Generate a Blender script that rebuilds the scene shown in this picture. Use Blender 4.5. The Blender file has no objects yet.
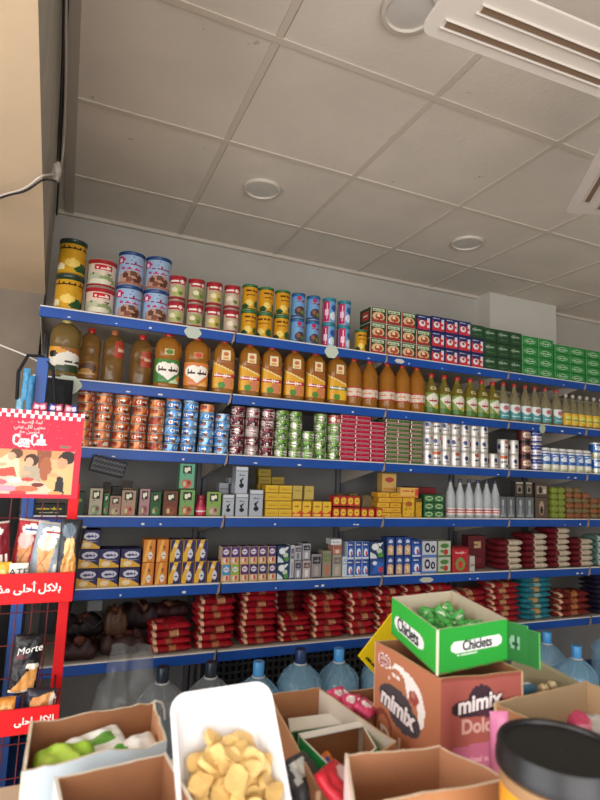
import bpy, bmesh, math, random, unicodedata
import numpy as np
from mathutils import Vector, Matrix, noise
random.seed(7)
SC = bpy.context.scene; COL = SC.collection
PI = math.pi
# ------------------------------------------------------------------ camera
CF, YAW, PIT, ROL, CZ = 542.45, .402, .126, .044, 1.40
def _basis():
    ca, sa, cb, sb = math.cos(YAW), math.sin(YAW), math.cos(PIT), math.sin(PIT)
    f = Vector((sa*cb, ca*cb, sb)); r = Vector((ca, -sa, 0)); u = r.cross(f)
    return r*math.cos(ROL)+u*math.sin(ROL), u*math.cos(ROL)-r*math.sin(ROL), f
CR, CU, CFW = _basis()
cam = bpy.data.cameras.new('camera'); camo = bpy.data.objects.new('camera', cam); COL.objects.link(camo)
M = Matrix((CR, CU, -CFW)).transposed().to_4x4(); M.translation = (0, 0, CZ); camo.matrix_world = M
cam.sensor_fit = 'HORIZONTAL'; cam.sensor_width = 36; cam.lens = CF/600*36
cam.clip_start = .02; cam.clip_end = 60
cam.dof.use_dof = True; cam.dof.focus_distance = 2.7; cam.dof.aperture_fstop = 9
SC.camera = camo
# ------------------------------------------------------------------ world, lights, exposure
SC.view_settings.view_transform = 'Standard'; SC.view_settings.look = 'None'
SC.view_settings.exposure = 0.2; SC.view_settings.gamma = 1.0
W = bpy.data.worlds.new('world'); SC.world = W; W.use_nodes = True
W.node_tree.nodes['Background'].inputs[0].default_value = (.80, .88, 1, 1)
W.node_tree.nodes['Background'].inputs[1].default_value = 1.0
def area(name, loc, target, sx, sy, power, col):
    l = bpy.data.lights.new(name, 'AREA'); l.shape = 'RECTANGLE'; l.size = sx; l.size_y = sy; l.energy = power; l.color = col
    o = bpy.data.objects.new(name, l); COL.objects.link(o); o.location = loc
    o.rotation_euler = (Vector(target)-Vector(loc)).to_track_quat('-Z', 'Y').to_euler(); return o
area('shopfront_daylight', (-.35, -2.1, 1.35), (.8, 3, 1.15), 2.6, 2.2, 92, (1, .97, .94))
area('side_door_daylight', (-1.75, .1, 1.45), (3.0, 1.3, 1.2), 1.8, 2.1, 46, (1, .98, .96))

# ------------------------------------------------------------------ helpers
def ray(x, y): return CFW + CR*((x-300)/CF) - CU*((y-400)/CF)
def atY(x, y, Y):
    d = ray(x, y); t = Y/d.y; return Vector((d.x*t, Y, CZ+d.z*t))
def atZ(x, y, Z):
    d = ray(x, y); t = (Z-CZ)/d.z; return Vector((d.x*t, d.y*t, Z))
def Xat(px, z, Y):                       # world X at depth Y and height z seen at pixel column px
    y = 400.
    for _ in range(12):
        p = atY(px, y, Y); y += (p.z-z)/max(1e-5, abs(atY(px, y, Y).z-atY(px, y+1, Y).z))
    return atY(px, y, Y).x
def lin(c):
    if isinstance(c, str):
        c = c.lstrip('#'); c = [int(c[i:i+2], 16)/255 for i in (0, 2, 4)]
    return np.array([v/12.92 if v <= .04045 else ((v+.055)/1.055)**2.4 for v in c])
_m = {}
def mat(name, col='#888888', rough=.5, metal=0, spec=.5, trans=0, ior=1.45, alpha=1, emit=None, bump=0, bscale=40, var=0, vscale=6):
    if name in _m: return _m[name]
    m = bpy.data.materials.new(name); m.use_nodes = True; nt = m.node_tree; b = nt.nodes['Principled BSDF']
    if col == 'ATTR':
        a = nt.nodes.new('ShaderNodeVertexColor'); a.layer_name = 'Col'; nt.links.new(a.outputs[0], b.inputs['Base Color'])
    else:
        c = lin(col); b.inputs['Base Color'].default_value = (*c, 1)
        if var:
            n = nt.nodes.new('ShaderNodeTexNoise'); n.inputs['Scale'].default_value = vscale; n.inputs['Detail'].default_value = 6
            g = nt.nodes.new('ShaderNodeNewGeometry'); nt.links.new(g.outputs['Position'], n.inputs['Vector'])
            r = nt.nodes.new('ShaderNodeMapRange'); r.inputs[1].default_value = .3; r.inputs[2].default_value = .7
            r.inputs[3].default_value = 1-var; r.inputs[4].default_value = 1+var*.4
            nt.links.new(n.outputs[0], r.inputs[0])
            v = nt.nodes.new('ShaderNodeVectorMath'); v.operation = 'SCALE'; v.inputs[0].default_value = c
            nt.links.new(r.outputs[0], v.inputs['Scale']); nt.links.new(v.outputs[0], b.inputs['Base Color'])
    b.inputs['Roughness'].default_value = rough; b.inputs['Metallic'].default_value = metal
    b.inputs['Specular IOR Level'].default_value = spec; b.inputs['Transmission Weight'].default_value = trans
    b.inputs['IOR'].default_value = ior; b.inputs['Alpha'].default_value = alpha
    if emit: b.inputs['Emission Color'].default_value = (*lin(emit[0]), 1); b.inputs['Emission Strength'].default_value = emit[1]
    if bump:
        n = nt.nodes.new('ShaderNodeTexNoise'); n.inputs['Scale'].default_value = bscale; n.inputs['Detail'].default_value = 4
        g = nt.nodes.new('ShaderNodeTexCoord'); nt.links.new(g.outputs['Object'], n.inputs['Vector'])
        bp = nt.nodes.new('ShaderNodeBump'); bp.inputs['Strength'].default_value = bump; bp.inputs['Distance'].default_value = .01
        nt.links.new(n.outputs[0], bp.inputs['Height']); nt.links.new(bp.outputs[0], b.inputs['Normal'])
    _m[name] = m; return m
PRINT = mat('printed_card', 'ATTR', .55); GLOSSP = mat('printed_gloss', 'ATTR', .28); FOIL = mat('printed_foil', 'ATTR', .35, bump=.5, bscale=60)
TIN = mat('printed_tin', 'ATTR', .3, metal=.25)

ALL = []
def tag(o, label=None, cat=None, group=None, kind=None):
    if label: o['label'] = label
    if cat: o['category'] = cat
    if group: o['group'] = group
    if kind: o['kind'] = kind
    return o
def link(name, me, parent=None, loc=None, rot=None):
    o = bpy.data.objects.new(name, me); COL.objects.link(o)
    if parent: o.parent = parent
    if loc is not None: o.location = loc
    if rot is not None: o.rotation_euler = rot
    return o
def empty(name, loc=(0, 0, 0), rz=0): return link(name, None, None, loc, (0, 0, rz))
def dup(root, loc, rot=None):
    r = root.copy(); COL.objects.link(r); r.location = loc
    if rot is not None: r.rotation_euler = rot
    for ch in root.children:
        c = ch.copy(); COL.objects.link(c); c.parent = r
        for g in ch.children:
            d = g.copy(); COL.objects.link(d); d.parent = c
    return r
def smooth(me, ang=40):
    me.polygons.foreach_set('use_smooth', [True]*len(me.polygons))
    try: me.set_sharp_from_angle(angle=math.radians(ang))
    except Exception: pass

class MB:                                # collects coloured faces, builds ONE mesh
    def __init__(s): s.v = []; s.f = []; s.c = []
    def quad(s, a, b, c, d, col):
        n = len(s.v); s.v += [tuple(a), tuple(b), tuple(c), tuple(d)]; s.f.append((n, n+1, n+2, n+3)); s.c.append(tuple(col)); return s
    def grid(s, P, cols, flip=False):    # P[j][i] points, cols (nj-1, ni-1, 3)
        nj, ni = len(P), len(P[0]); n = len(s.v)
        for row in P: s.v += [tuple(p) for p in row]
        for j in range(nj-1):
            for i in range(ni-1):
                q = (n+j*ni+i, n+j*ni+i+1, n+(j+1)*ni+i+1, n+(j+1)*ni+i)
                s.f.append(q[::-1] if flip else q); s.c.append(tuple(cols[j][i]))
        return s
    def box(s, x0, x1, y0, y1, z0, z1, col=(.5, .5, .5)):
        n = len(s.v); s.v += [(x, y, z) for z in (z0, z1) for y in (y0, y1) for x in (x0, x1)]
        for q in ((0, 2, 3, 1), (4, 5, 7, 6), (0, 1, 5, 4), (2, 6, 7, 3), (0, 4, 6, 2), (1, 3, 7, 5)):
            s.f.append(tuple(n+k for k in q)); s.c.append(tuple(col))
        return s
    def tube(s, pts, r, n=8, col=(.5, .5, .5), closed=False):
        pts = [Vector(p) for p in pts]; base = len(s.v); m = len(pts)
        for i, p in enumerate(pts):
            a = pts[max(0, i-1)]; b = pts[min(m-1, i+1)]; t = (b-a).normalized()
            x = t.orthogonal().normalized() if i == 0 else (px_-t*px_.dot(t)).normalized()
            px_ = x; y = t.cross(x); rr = r[i] if isinstance(r, (list, tuple)) else r
            for k in range(n):
                an = 2*PI*k/n; s.v.append(tuple(p+x*math.cos(an)*rr+y*math.sin(an)*rr))
        for i in range(m-1):
            for k in range(n):
                s.f.append((base+i*n+k, base+i*n+(k+1) % n, base+(i+1)*n+(k+1) % n, base+(i+1)*n+k)); s.c.append(tuple(col))
        s.f.append(tuple(base+k for k in range(n))[::-1]); s.c.append(tuple(col))
        s.f.append(tuple(base+(m-1)*n+k for k in range(n))); s.c.append(tuple(col)); return s
    def prism(s, poly, axis, a, b, col=(.5, .5, .5)):   # polygon extruded along an axis
        def P(q, w): return {'x': (w, q[0], q[1]), 'y': (q[0], w, q[1]), 'z': (q[0], q[1], w)}[axis]
        n = len(s.v); k = len(poly); s.v += [P(q, a) for q in poly]+[P(q, b) for q in poly]
        s.f.append(tuple(range(n, n+k))); s.f.append(tuple(range(n+2*k-1, n+k-1, -1))); s.c += [tuple(col)]*2
        for i in range(k): s.f.append((n+i, n+(i+1) % k, n+k+(i+1) % k, n+k+i)); s.c.append(tuple(col))
        return s
    def mesh(s, name, m, sm=0, recalc=False):
        me = bpy.data.meshes.new(name); me.from_pydata(s.v, [], s.f)
        at = me.color_attributes.new('Col', 'FLOAT_COLOR', 'CORNER')
        arr = np.repeat(np.array(s.c, dtype=np.float32).reshape(-1, 3), [len(f) for f in s.f], axis=0)
        at.data.foreach_set('color', np.hstack([arr, np.ones((len(arr), 1), np.float32)]).ravel())
        me.materials.append(m)
        if recalc:
            bm = bmesh.new(); bm.from_mesh(me); bmesh.ops.recalc_face_normals(bm, faces=bm.faces); bm.to_mesh(me); bm.free()
        if sm: smooth(me, sm)
        me.update(); return me
    def obj(s, name, m, parent=None, loc=None, rot=None, sm=0, bevel=0, recalc=True):
        o = link(name, s.mesh(name, m, sm, recalc), parent, loc, rot)
        if bevel:
            b = o.modifiers.new('b', 'BEVEL'); b.width = bevel; b.segments = 2; b.limit_method = 'ANGLE'
        return o

# ---- printed art: layers evaluated on the cells of a surface
def art(base, *layers):
    base = lin(base)
    L = []
    for l in layers:
        c = [q for q in l[1:] if isinstance(q, str)]; L.append((l[0], tuple(q for q in l[1:] if not isinstance(q, str)), lin(c[0]) if c else None))
    def f(U, V):
        U = np.asarray(U, float); V = np.asarray(V, float); C = np.empty(U.shape+(3,)); C[:] = base
        for k, a, c in L:
            if k == 'r': m = (U >= a[0]) & (U < a[2]) & (V >= a[1]) & (V < a[3])
            elif k == 'e': m = ((U-a[0])/a[2])**2+((V-a[1])/a[3])**2 < 1
            elif k == 'g': m = (U-a[0])*(a[2]-a[0])*0+((a[2]-a[0])*(V-a[1])-(a[3]-a[1])*(U-a[0])) > 0   # left of a line
            elif k == 's':                # a line of script-like writing
                t = (U-a[0])/(a[2]-a[0]); v = (V-a[1])/(a[3]-a[1]); fr = a[4] if len(a) > 4 else 9
                hh = np.abs(np.sin(np.floor(t*fr*2)*7.31+a[0]*31)*91.7) % 1
                m = (t > 0) & (t < 1) & (v > 0) & (v < 1) & (((np.abs(v-.4) < .17) & (hh > .18)) | ((np.abs(np.sin(t*fr*2*PI)) < .5) & (v > .25-.25*(hh > .8)) & (v < .45+.55*hh)))
            elif k == 'p':
                m = np.zeros(U.shape, bool); P = a[0]; j = len(P)-1
                for i in range(len(P)):
                    (xi, yi), (xj, yj) = P[i], P[j]
                    cnd = ((yi > V) != (yj > V)) & (U < (xj-xi)*(V-yi)/((yj-yi) or 1e-9)+xi); m ^= cnd; j = i
            elif k == 'l':                # poly-line stroke
                m = np.zeros(U.shape, bool); asp = a[2] if len(a) > 2 else 1
                for (x0, y0), (x1, y1) in zip(a[0][:-1], a[0][1:]):
                    dx, dy = (x1-x0)*asp, y1-y0; q = (dx*dx+dy*dy) or 1e-9
                    t = np.clip(((U-x0)*asp*dx+(V-y0)*dy)/q, 0, 1)
                    m |= (((U-x0)*asp-t*dx)**2+(V-y0-t*dy)**2) < a[1]**2
            elif k == 'd':                # scattered dots: nu, nv, rad, thr
                gu, gv = np.floor(U*a[0]), np.floor(V*a[1]); h = np.abs(np.sin(gu*12.9+gv*78.2)*43758) % 1
                m = (((U*a[0]-gu-.5)**2+(V*a[1]-gv-.5)**2) < a[2]**2) & (h < a[3])
            elif k == 'n':
                h = np.abs(np.sin(np.floor(U*a[0])*12.9898+np.floor(V*a[0])*78.233)*43758.5) % 1
                C *= (1+a[1]*(h-.5))[..., None]; continue
            C[m] = c
        return C
    return f
def cells(nu, nv, f, u0=0, u1=1, v0=0, v1=1):
    U, V = np.meshgrid(u0+(np.arange(nu)+.5)/nu*(u1-u0), v0+(np.arange(nv)+.5)/nv*(v1-v0)); return f(U, V)
flat = lambda c: art(c)

def lathe(mb, prof, n, f=None, sx=1, sy=1, a0=0, a1=2*PI, se=2, cap=True, zr=None):
    """profile [(r,z)], angle 0.5 of the turn faces -Y"""
    closed = abs(a1-a0-2*PI) < 1e-6
    P = []
    for r, z in prof:
        row = []
        for k in range(n+1):
            t = a0+(a1-a0)*k/n; an = -PI/2-PI+t; c, s_ = math.cos(an), math.sin(an)
            q = (abs(c)**se+abs(s_)**se)**(-1/se); row.append((r*q*c*sx, r*q*s_*sy, z))
        P.append(row)
    zs = [p[1] for p in prof]; z0, z1 = zr or (min(zs), max(zs))
    U, V = np.meshgrid((np.arange(n)+.5)/n, [((prof[j][1]+prof[j+1][1])/2-z0)/((z1-z0) or 1) for j in range(len(prof)-1)])
    C = (f or flat('#888888'))(U, V); mb.grid(P, C)
    if cap and closed:
        for row, rev in ((P[0], True), (P[-1], False)):
            b = len(mb.v); mb.v += row[:-1]; q = tuple(range(b, b+n)); mb.f.append(q[::-1] if rev else q); mb.c.append(tuple(C[-1 if not rev else 0][0]))
    return mb
def weld(me, d=1e-5):
    bm = bmesh.new(); bm.from_mesh(me); bmesh.ops.remove_doubles(bm, verts=bm.verts, dist=d)
    bmesh.ops.recalc_face_normals(bm, faces=bm.faces); bm.to_mesh(me); bm.free(); return me

METAL = '#b9b4a8'
def can(name, r, h, f, rim=METAL, lid=None, nu=44, nv=26, m=None, rimh=.004):
    mb = MB(); rc = lin(rim)
    lathe(mb, [(r*.97, 0), (r, rimh*.4), (r, rimh)], nu, flat(rim), cap=False)
    rim = rim if h > .06 else '#8f8378'; zz = [rimh+(h-2*rimh)*j/nv for j in range(nv+1)]
    lathe(mb, [(r*.985, z) for z in zz], nu, f, cap=False)
    lathe(mb, [(r, h-rimh), (r, h-.001), (r*.97, h), (r*.93, h-.0005), (r*.92, h-.004), (0.001, h-.004)], nu, flat(rim), cap=False)
    lathe(mb, [(r*.97, 0), (.001, 0)], nu, flat(rim), cap=False)
    o = link(name, mb.mesh(name, m or TIN, 45, True))
    if lid:
        l = MB(); lathe(l, [(r*1.01, h-.010), (r*1.02, h-.009), (r*1.02, h+.0005), (r*.99, h+.001), (r*.9, h-.0005), (.001, h-.0005)], 32, flat(lid), cap=False)
        l.obj('lid', GLOSSP, o, sm=40)
    return o
def carton(name, w, d, h, front, side=None, top=None, nu=20, nv=20, m=None, bevel=.0012):
    mb = MB(); x, y = w/2, d
    def face(o, a, b, f, nu, nv):
        o, a, b = Vector(o), Vector(a), Vector(b)
        mb.grid([[o+a*(i/nu)+b*(j/nv) for i in range(nu+1)] for j in range(nv+1)], cells(nu, nv, f))
    e = bevel
    face((-x+e, 0, e), (w-2*e, 0, 0), (0, 0, h-2*e), front, nu, nv)
    s = side or front
    face((-x, d-e, e), (0, -d+2*e, 0), (0, 0, h-2*e), s, max(4, nu//2), nv)
    face((x, e, e), (0, d-2*e, 0), (0, 0, h-2*e), s, 4, 4)
    face((x-e, d, e), (-w+2*e, 0, 0), (0, 0, h-2*e), s, 4, 4)
    face((-x+e, e, h), (w-2*e, 0, 0), (0, d-2*e, 0), top or s, 6, 6)
    face((-x+e, d-e, 0), (w-2*e, 0, 0), (0, -d+2*e, 0), top or s, 2, 2)
    # bevel strips along the twelve edges
    c = s(np.array([.5]), np.array([.5]))[0]
    for z0, z1 in ((0, e), (h, h-e)):
        pts0 = [(-x+e, e, z0), (x-e, e, z0), (x-e, d-e, z0), (-x+e, d-e, z0)]; pts1 = [(-x+e, 0, z1), (x-e, 0, z1), (x, e, z1), (x, d-e, z1), (x-e, d, z1), (-x+e, d, z1), (-x, d-e, z1), (-x, e, z1)]
        for (a, b, p, q) in ((0, 1, 0, 1), (1, 2, 2, 3), (2, 3, 4, 5), (3, 0, 6, 7)): mb.quad(pts0[a], pts0[b], pts1[q], pts1[p], c)
        for (a, p, q) in ((1, 1, 2), (2, 3, 4), (3, 5, 6), (0, 7, 0)):
            n = len(mb.v); mb.v += [pts0[a], pts1[p], pts1[q]]; mb.f.append((n, n+1, n+2)); mb.c.append(tuple(c))
    for (p, q) in (((x-e, 0), (x, e)), ((x, d-e), (x-e, d)), ((-x+e, d), (-x, d-e)), ((-x, e), (-x+e, 0))):
        mb.quad((*p, e), (*q, e), (*q, h-e), (*p, h-e), c)
    return link(name, mb.mesh(name, m or PRINT, 0, True))
def pillow(name, w, d, h, f, seed=0, m=None, nu=22, nv=14, wr=.12, fold=.012):
    """soft bag lying flat: x width, y depth, resting on z=0"""
    mb = MB(); rnd = random.Random(seed)
    def S(u, v, sg):
        x, y = u*2-1, v*2-1
        k = max(0, 1-abs(x)**5)**.55*max(0, 1-abs(y)**5)**.55
        nz = noise.noise(Vector((u*5+seed*3.1, v*4, sg*2)))*wr*k
        zz = h/2+sg*h/2*k*(1+nz*(1 if sg > 0 else .2))
        ed = 1-.05*abs(y)**3*(1+noise.noise(Vector((v*6, seed, 0))))
        return (x*w/2*ed, y*d/2*(1-.04*abs(x)**3), max(.0005 if sg < 0 else .0008, zz))
    C = cells(nu, nv, f)
    mb.grid([[S(i/nu, j/nv, 1) for i in range(nu+1)] for j in range(nv+1)], C)
    mb.grid([[S(i/nu, j/nv, -1) for i in range(nu+1)] for j in range(nv+1)], C, flip=True)
    me = mb.mesh(name, m or FOIL, 0); weld(me, 2e-4); smooth(me, 60)
    return link(name, me)
def pouch(name, w, h, t, f, seed=0, m=None, taper=1.0, nu=30, nv=40):
    """upright packet: x width, z height, thickness t along y, base z=0"""
    mb = MB()
    def S(u, v, sg):
        x, y = u*2-1, v*2-1; ww = w/2*(taper+(1-taper)*v)
        k = max(0, 1-abs(x)**3)**.6*max(0, 1-abs(y)**6)**.6
        nz = noise.noise(Vector((u*5+seed*3.1, v*5, sg)))*.25*k
        return (x*ww, sg*t/2*k*(1+nz), v*h)
    C = cells(nu, nv, f)
    mb.grid([[S(i/nu, j/nv, -1) for i in range(nu+1)] for j in range(nv+1)], C)
    mb.grid([[S(i/nu, j/nv, 1) for i in range(nu+1)] for j in range(nv+1)], C, flip=True)
    me = mb.mesh(name, m or FOIL, 0); weld(me, 2e-4); smooth(me, 60)
    return link(name, me)
def bottle(name, prof, bodymat, cap, label=None, lab_rng=None, lab_ang=(.28, .72), sx=1, sy=1, se=2, capcol='#c8202a', handle=None, neck_label=None, capname='cap', nu=32):
    mb = MB(); lathe(mb, prof, 28, flat('#888888'), sx, sy, se=se)
    me = mb.mesh(name, bodymat, 0); weld(me); smooth(me, 50); o = link(name, me)
    r, z0, z1 = cap; c = MB(); lathe(c, [(r*.95, z0), (r, z0+.002), (r, z1-.003), (r*.9, z1), (.001, z1)], 20, flat(capcol), cap=False); c.obj(capname, GLOSSP, o, sm=40)
    def rad(z):
        for (ra, za), (rb, zb) in zip(prof[:-1], prof[1:]):
            if min(za, zb) <= z <= max(za, zb) and za != zb: return ra+(rb-ra)*(z-za)/(zb-za)
        return prof[-1][0]
    for lb, rg, an, nm in ((label, lab_rng, lab_ang, 'label'), (neck_label and neck_label[0], neck_label and neck_label[1], neck_label and neck_label[2], 'neck_label')):
        if not lb: continue
        l = MB(); zz = [rg[0]+(rg[1]-rg[0])*j/24 for j in range(25)]
        lathe(l, [(rad(z)+.0012, z) for z in zz], nu, lb, sx, sy, 2*PI*an[0], 2*PI*an[1], se=se, cap=False)
        l.obj(nm, GLOSSP, o, sm=60, recalc=False)
    if handle:
        h = MB(); h.tube(handle[0], handle[1], 8); h.obj('handle', bodymat, o, sm=60)
    return o
forms = {}
for _cp in range(0xFE80, 0xFEFD):
    _d = unicodedata.decomposition(chr(_cp)).split()
    if _d: forms[(_d[0], tuple(int(x, 16) for x in _d[1:]))] = chr(_cp)
def arab(s):
    out = []; i = 0; prev = False
    can_ = lambda c, k: ('<%s>' % k, (ord(c),)) in forms
    while i < len(s):
        c = s[i]
        if c == 'ل' and i+1 < len(s) and ('<isolated>', (0x644, ord(s[i+1]))) in forms:
            out.append(forms[('<final>' if prev else '<isolated>', (0x644, ord(s[i+1])))]); prev = False; i += 2; continue
        n2 = can_(c, 'initial') and i+1 < len(s) and s[i+1] != ' ' and can_(s[i+1], 'isolated')
        k = 'medial' if prev and n2 else 'final' if prev else 'initial' if n2 else 'isolated'
        out.append(forms.get(('<%s>' % k, (ord(c),)), c)); prev = n2; i += 1
    return ''.join(reversed(out))
def text(name, body, size, m, parent, loc, rot=(PI/2, 0, 0), width=None, ex=.0006, off=0, align='CENTER', shear=0, mesh_fn=None, label=None):
    cu = bpy.data.curves.new(name, 'FONT'); cu.body = body; cu.size = size; cu.extrude = ex; cu.offset = off
    cu.align_x = align; cu.align_y = 'CENTER'; cu.shear = shear; cu.resolution_u = 4
    t = bpy.data.objects.new(name, cu); COL.objects.link(t); bpy.context.view_layer.update()
    me = bpy.data.meshes.new_from_object(t.evaluated_get(bpy.context.evaluated_depsgraph_get())); bpy.data.objects.remove(t); bpy.data.curves.remove(cu)
    if width and len(me.vertices):
        xs = [v.co.x for v in me.vertices]; k = width/(max(xs)-min(xs)); cx = (max(xs)+min(xs))/2
        for v in me.vertices: v.co.x = (v.co.x-cx)*k; v.co.y *= k
    me.materials.clear(); me.materials.append(m); o = link(name, me, parent, loc, rot)
    if label: o['label'] = label
    return o
# ------------------------------------------------------------------ labels
ORD = ['zeroth', 'first', 'second', 'third', 'fourth', 'fifth', 'sixth', 'seventh', 'eighth', 'ninth', 'tenth', 'eleventh', 'twelfth', 'thirteenth']
SHN = ['top shelf', 'second shelf', 'third shelf', 'fourth shelf', 'fifth shelf', 'lowest shelf']
def level(k, n):
    if n == 1: return ''
    if k == n-1: return 'top'
    if k == 0: return 'bottom'
    if n == 3: return 'middle'
    return ORD[k+1]+' from bottom'
ZS = [2.024, 1.731, 1.45, 1.167, .876, .585]
Y0 = 2.458                               # front of the goods, behind the price rail
def stacks(protos, cols, sh, h, cat, desc, group, depth=.08, yoff=0, jr=.0, jx=0, word='stack', z0=0, gap=.0006, spin=0, c0=0, ctot=None, rz=0, pick=None, where=None):
    """copies of a thing in stacks; cols = (px left, px right, count[, name of the look])"""
    protos = protos if isinstance(protos, list) else [protos]
    nc = ctot or len(cols); k0 = 0
    for ci, c in enumerate(cols):
        n = c[2]; z = ZS[sh]+z0; xc = (Xat(c[0], z+h, Y0+yoff+depth/2)+Xat(c[1], z+h, Y0+yoff+depth/2))/2
        for k in range(n):
            i = pick(ci, k) if pick else k0 % len(protos); pr = protos[i]; k0 += 1
            x = xc+random.uniform(-jx, jx); y = Y0+yoff+random.uniform(0, abs(jx))
            o = dup(pr, (x, y+(depth/2 if spin is not None else 0), z+k*(h+gap)), (0, 0, (random.uniform(-spin, spin) if spin else 0)+random.uniform(-jr, jr)+rz))
            d = desc[i] if isinstance(desc, list) else desc
            lv = level(k, n); s = d
            if nc > 1 and n > 1: s += ', %s of %s %s from left' % (lv, ORD[ci+1+c0], word)
            elif nc > 1: s += ', %s one from left' % ORD[ci+1+c0]
            elif n > 1: s += ', %s one' % lv if 'from' not in lv else ', %s' % lv
            s2 = s+', '+SHN[sh]; s = s2 if len(s2.replace(',', '').split()) <= 16 and where is None else s
            tag(o, s, cat, group)
    for p in protos: kill(p)
KILL = []
def kill(p):
    if p not in KILL: KILL.append(p)
def span(c, z, Y): return Xat(c[1], z, Y)-Xat(c[0], z, Y)
def meanspan(cols, sh, depth=.08): return sum(span(c, ZS[sh]+.05, Y0+depth/2) for c in cols)/len(cols)
# ------------------------------------------------------------------ the room
def speckle(m, col, scale=7, thr=.93):
    nt = m.node_tree; b = nt.nodes['Principled BSDF']; src = b.inputs['Base Color'].links[0].from_socket
    g = nt.nodes.new('ShaderNodeNewGeometry'); n = nt.nodes.new('ShaderNodeTexNoise'); n.inputs['Scale'].default_value = scale; n.inputs['Detail'].default_value = 8; n.inputs['Roughness'].default_value = .75
    nt.links.new(g.outputs['Position'], n.inputs['Vector']); r = nt.nodes.new('ShaderNodeMapRange'); r.inputs[1].default_value = thr; r.inputs[2].default_value = thr+.05
    nt.links.new(n.outputs[0], r.inputs[0]); x = nt.nodes.new('ShaderNodeMix'); x.data_type = 'RGBA'; x.inputs['B'].default_value = (*lin(col), 1)
    nt.links.new(src, x.inputs['A']); nt.links.new(r.outputs[0], x.inputs['Factor']); nt.links.new(x.outputs['Result'], b.inputs['Base Color'])
WALLC = mat('wall_paint', '#b9b3a8', .85, bump=.15, bscale=12, var=.10, vscale=3)
CEILM = mat('ceiling_tile', '#dcd2c4', .9, bump=.12, bscale=60, var=.10, vscale=2.2)
BARM = mat('ceiling_bar', '#cdc2b3', .8); GAPM = mat('ceiling_gap', '#4a4339', .9); CREAM = mat('cream_plaster', '#dcc3a2', .9, bump=.2, bscale=9, var=.07, vscale=4)
FLOORM = mat('floor_tile', '#d6cab8', .35, var=.1); GREYW = mat('grey_plaster', '#84786a', .9, bump=.2, bscale=20, var=.15)
speckle(CEILM, '#8f8069', 9, .66); speckle(CREAM, '#b08a60', 8, .68); speckle(WALLC, '#9a917f', 6, .68)
def struct(name, mb, m, bevel=0, **k):
    o = mb.obj(name, m, bevel=bevel, **k); o['kind'] = 'structure'; return o
CZL = 2.737
struct('floor', MB().box(-1.6, 5.3, -2.9, 3.3, -.08, 0), FLOORM)
struct('ceiling', MB().box(-1.6, 5.3, -2.9, 3.3, CZL, CZL+.06), CEILM)
struct('wall_back', MB().box(-1.7, 5.3, 3.12, 3.24, 0, CZL), WALLC)
struct('wall_right', MB().box(5.2, 5.3, -2.9, 3.12, 0, CZL), WALLC)
struct('wall_left', MB().box(-1.7, -1.6, 1.4, 3.0, 0, CZL), WALLC)
struct('wall_front', MB().box(-1.6, 5.3, -2.9, -2.8, 2.45, CZL).box(3.2, 5.3, -2.9, -2.8, 0, 2.45).box(-1.6, -1.2, -2.9, -2.8, 0, 2.45), WALLC)
struct('wall_pier', MB().box(2.73, 3.384, 2.98, 3.12, 0, CZL-.001), mat('pier_paint', '#cfcabf', .8, bump=.1, var=.05))
struct('wall_left_recess', MB().box(-1.6, -.165, 2.9, 3.12, 0, 2.2), GREYW)
# bulkhead above the recess: cream soffit, grey side, rough edge
mb = MB(); mb.prism([(-1.6, -2.8), (-.026, -2.8), (-.166, 3.12), (-1.6, 3.12)], 'z', 2.2, CZL-.001)
struct('trim_1', mb, CREAM)
mb = MB(); n = 60
P = [[], []]
for i in range(n+1):
    y = -1+4.1*i/n; x = -.1165-.0237*(y-1); j = .004*noise.noise(Vector((y*9, 0, 0)))
    P[0].append((x+.0015, y, 2.2005+abs(j))); P[1].append((x+.0015, y, CZL-.002))
mb.grid(P, [[lin('#7c776e')]*n])
struct('trim_2', mb, mat('grey_side', '#b3ada1', .85, bump=.3, bscale=15, var=.15))
# ceiling bars
k = 3
for i in range(-1, 9):
    x = .497+.6*i
    struct('trim_%d' % k, MB().box(x-.012, x+.012, -2.8, 3.12, CZL-.004, CZL+.002), BARM); struct('trim_%d' % (k+50), MB().box(x+.012, x+.0145, -2.8, 3.12, CZL-.0015, CZL+.002), GAPM); k += 1
for j in range(-8, 3):
    y = 1.474+.6*j
    struct('trim_%d' % k, MB().box(-.17, 5.2, y-.012, y+.012, CZL-.0045, CZL+.002), BARM); struct('trim_%d' % (k+50), MB().box(-.17, 5.2, y+.012, y+.0145, CZL-.0015, CZL+.002), GAPM); k += 1
struct('trim_%d' % k, MB().box(-.17, 5.2, 3.095, 3.12, CZL-.02, CZL), BARM); k += 1
struct('trim_%d' % k, MB().box(-.12, -.075, -2.8, 3.1, CZL-.012, CZL), mat('edge_trim', '#b4aa9c', .7))
# recessed lamps (switched off)
def downlight(c, r, label):
    o = empty('ceiling_light', (c[0], c[1], CZL-.006))
    a = MB(); lathe(a, [(r*.80, -.004), (r*.84, -.012), (r*.97, -.010), (r, .004)], 48, cap=False); a.obj('trim_ring', mat('lamp_ring', '#cfc6b8', .5), o, sm=50)
    a = MB(); lathe(a, [(r*.82, -.004), (r*.5, -.007), (.001, -.008)], 40, cap=False); a.obj('diffuser', mat('lamp_diffuser', '#c9c4bb', .35), o, sm=50)
    tag(o, label, 'ceiling light', 'round recessed ceiling lights')
downlight((.757, 2.363), .092, 'white round recessed lamp in the ceiling tile above the blue milk tins')
downlight((2.013, 2.381), .092, 'small round recessed lamp with dull cover, farther right toward the pier')
downlight((.80, 1.195), .085, 'large looking round lamp beside the fan blade at top edge')
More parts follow.
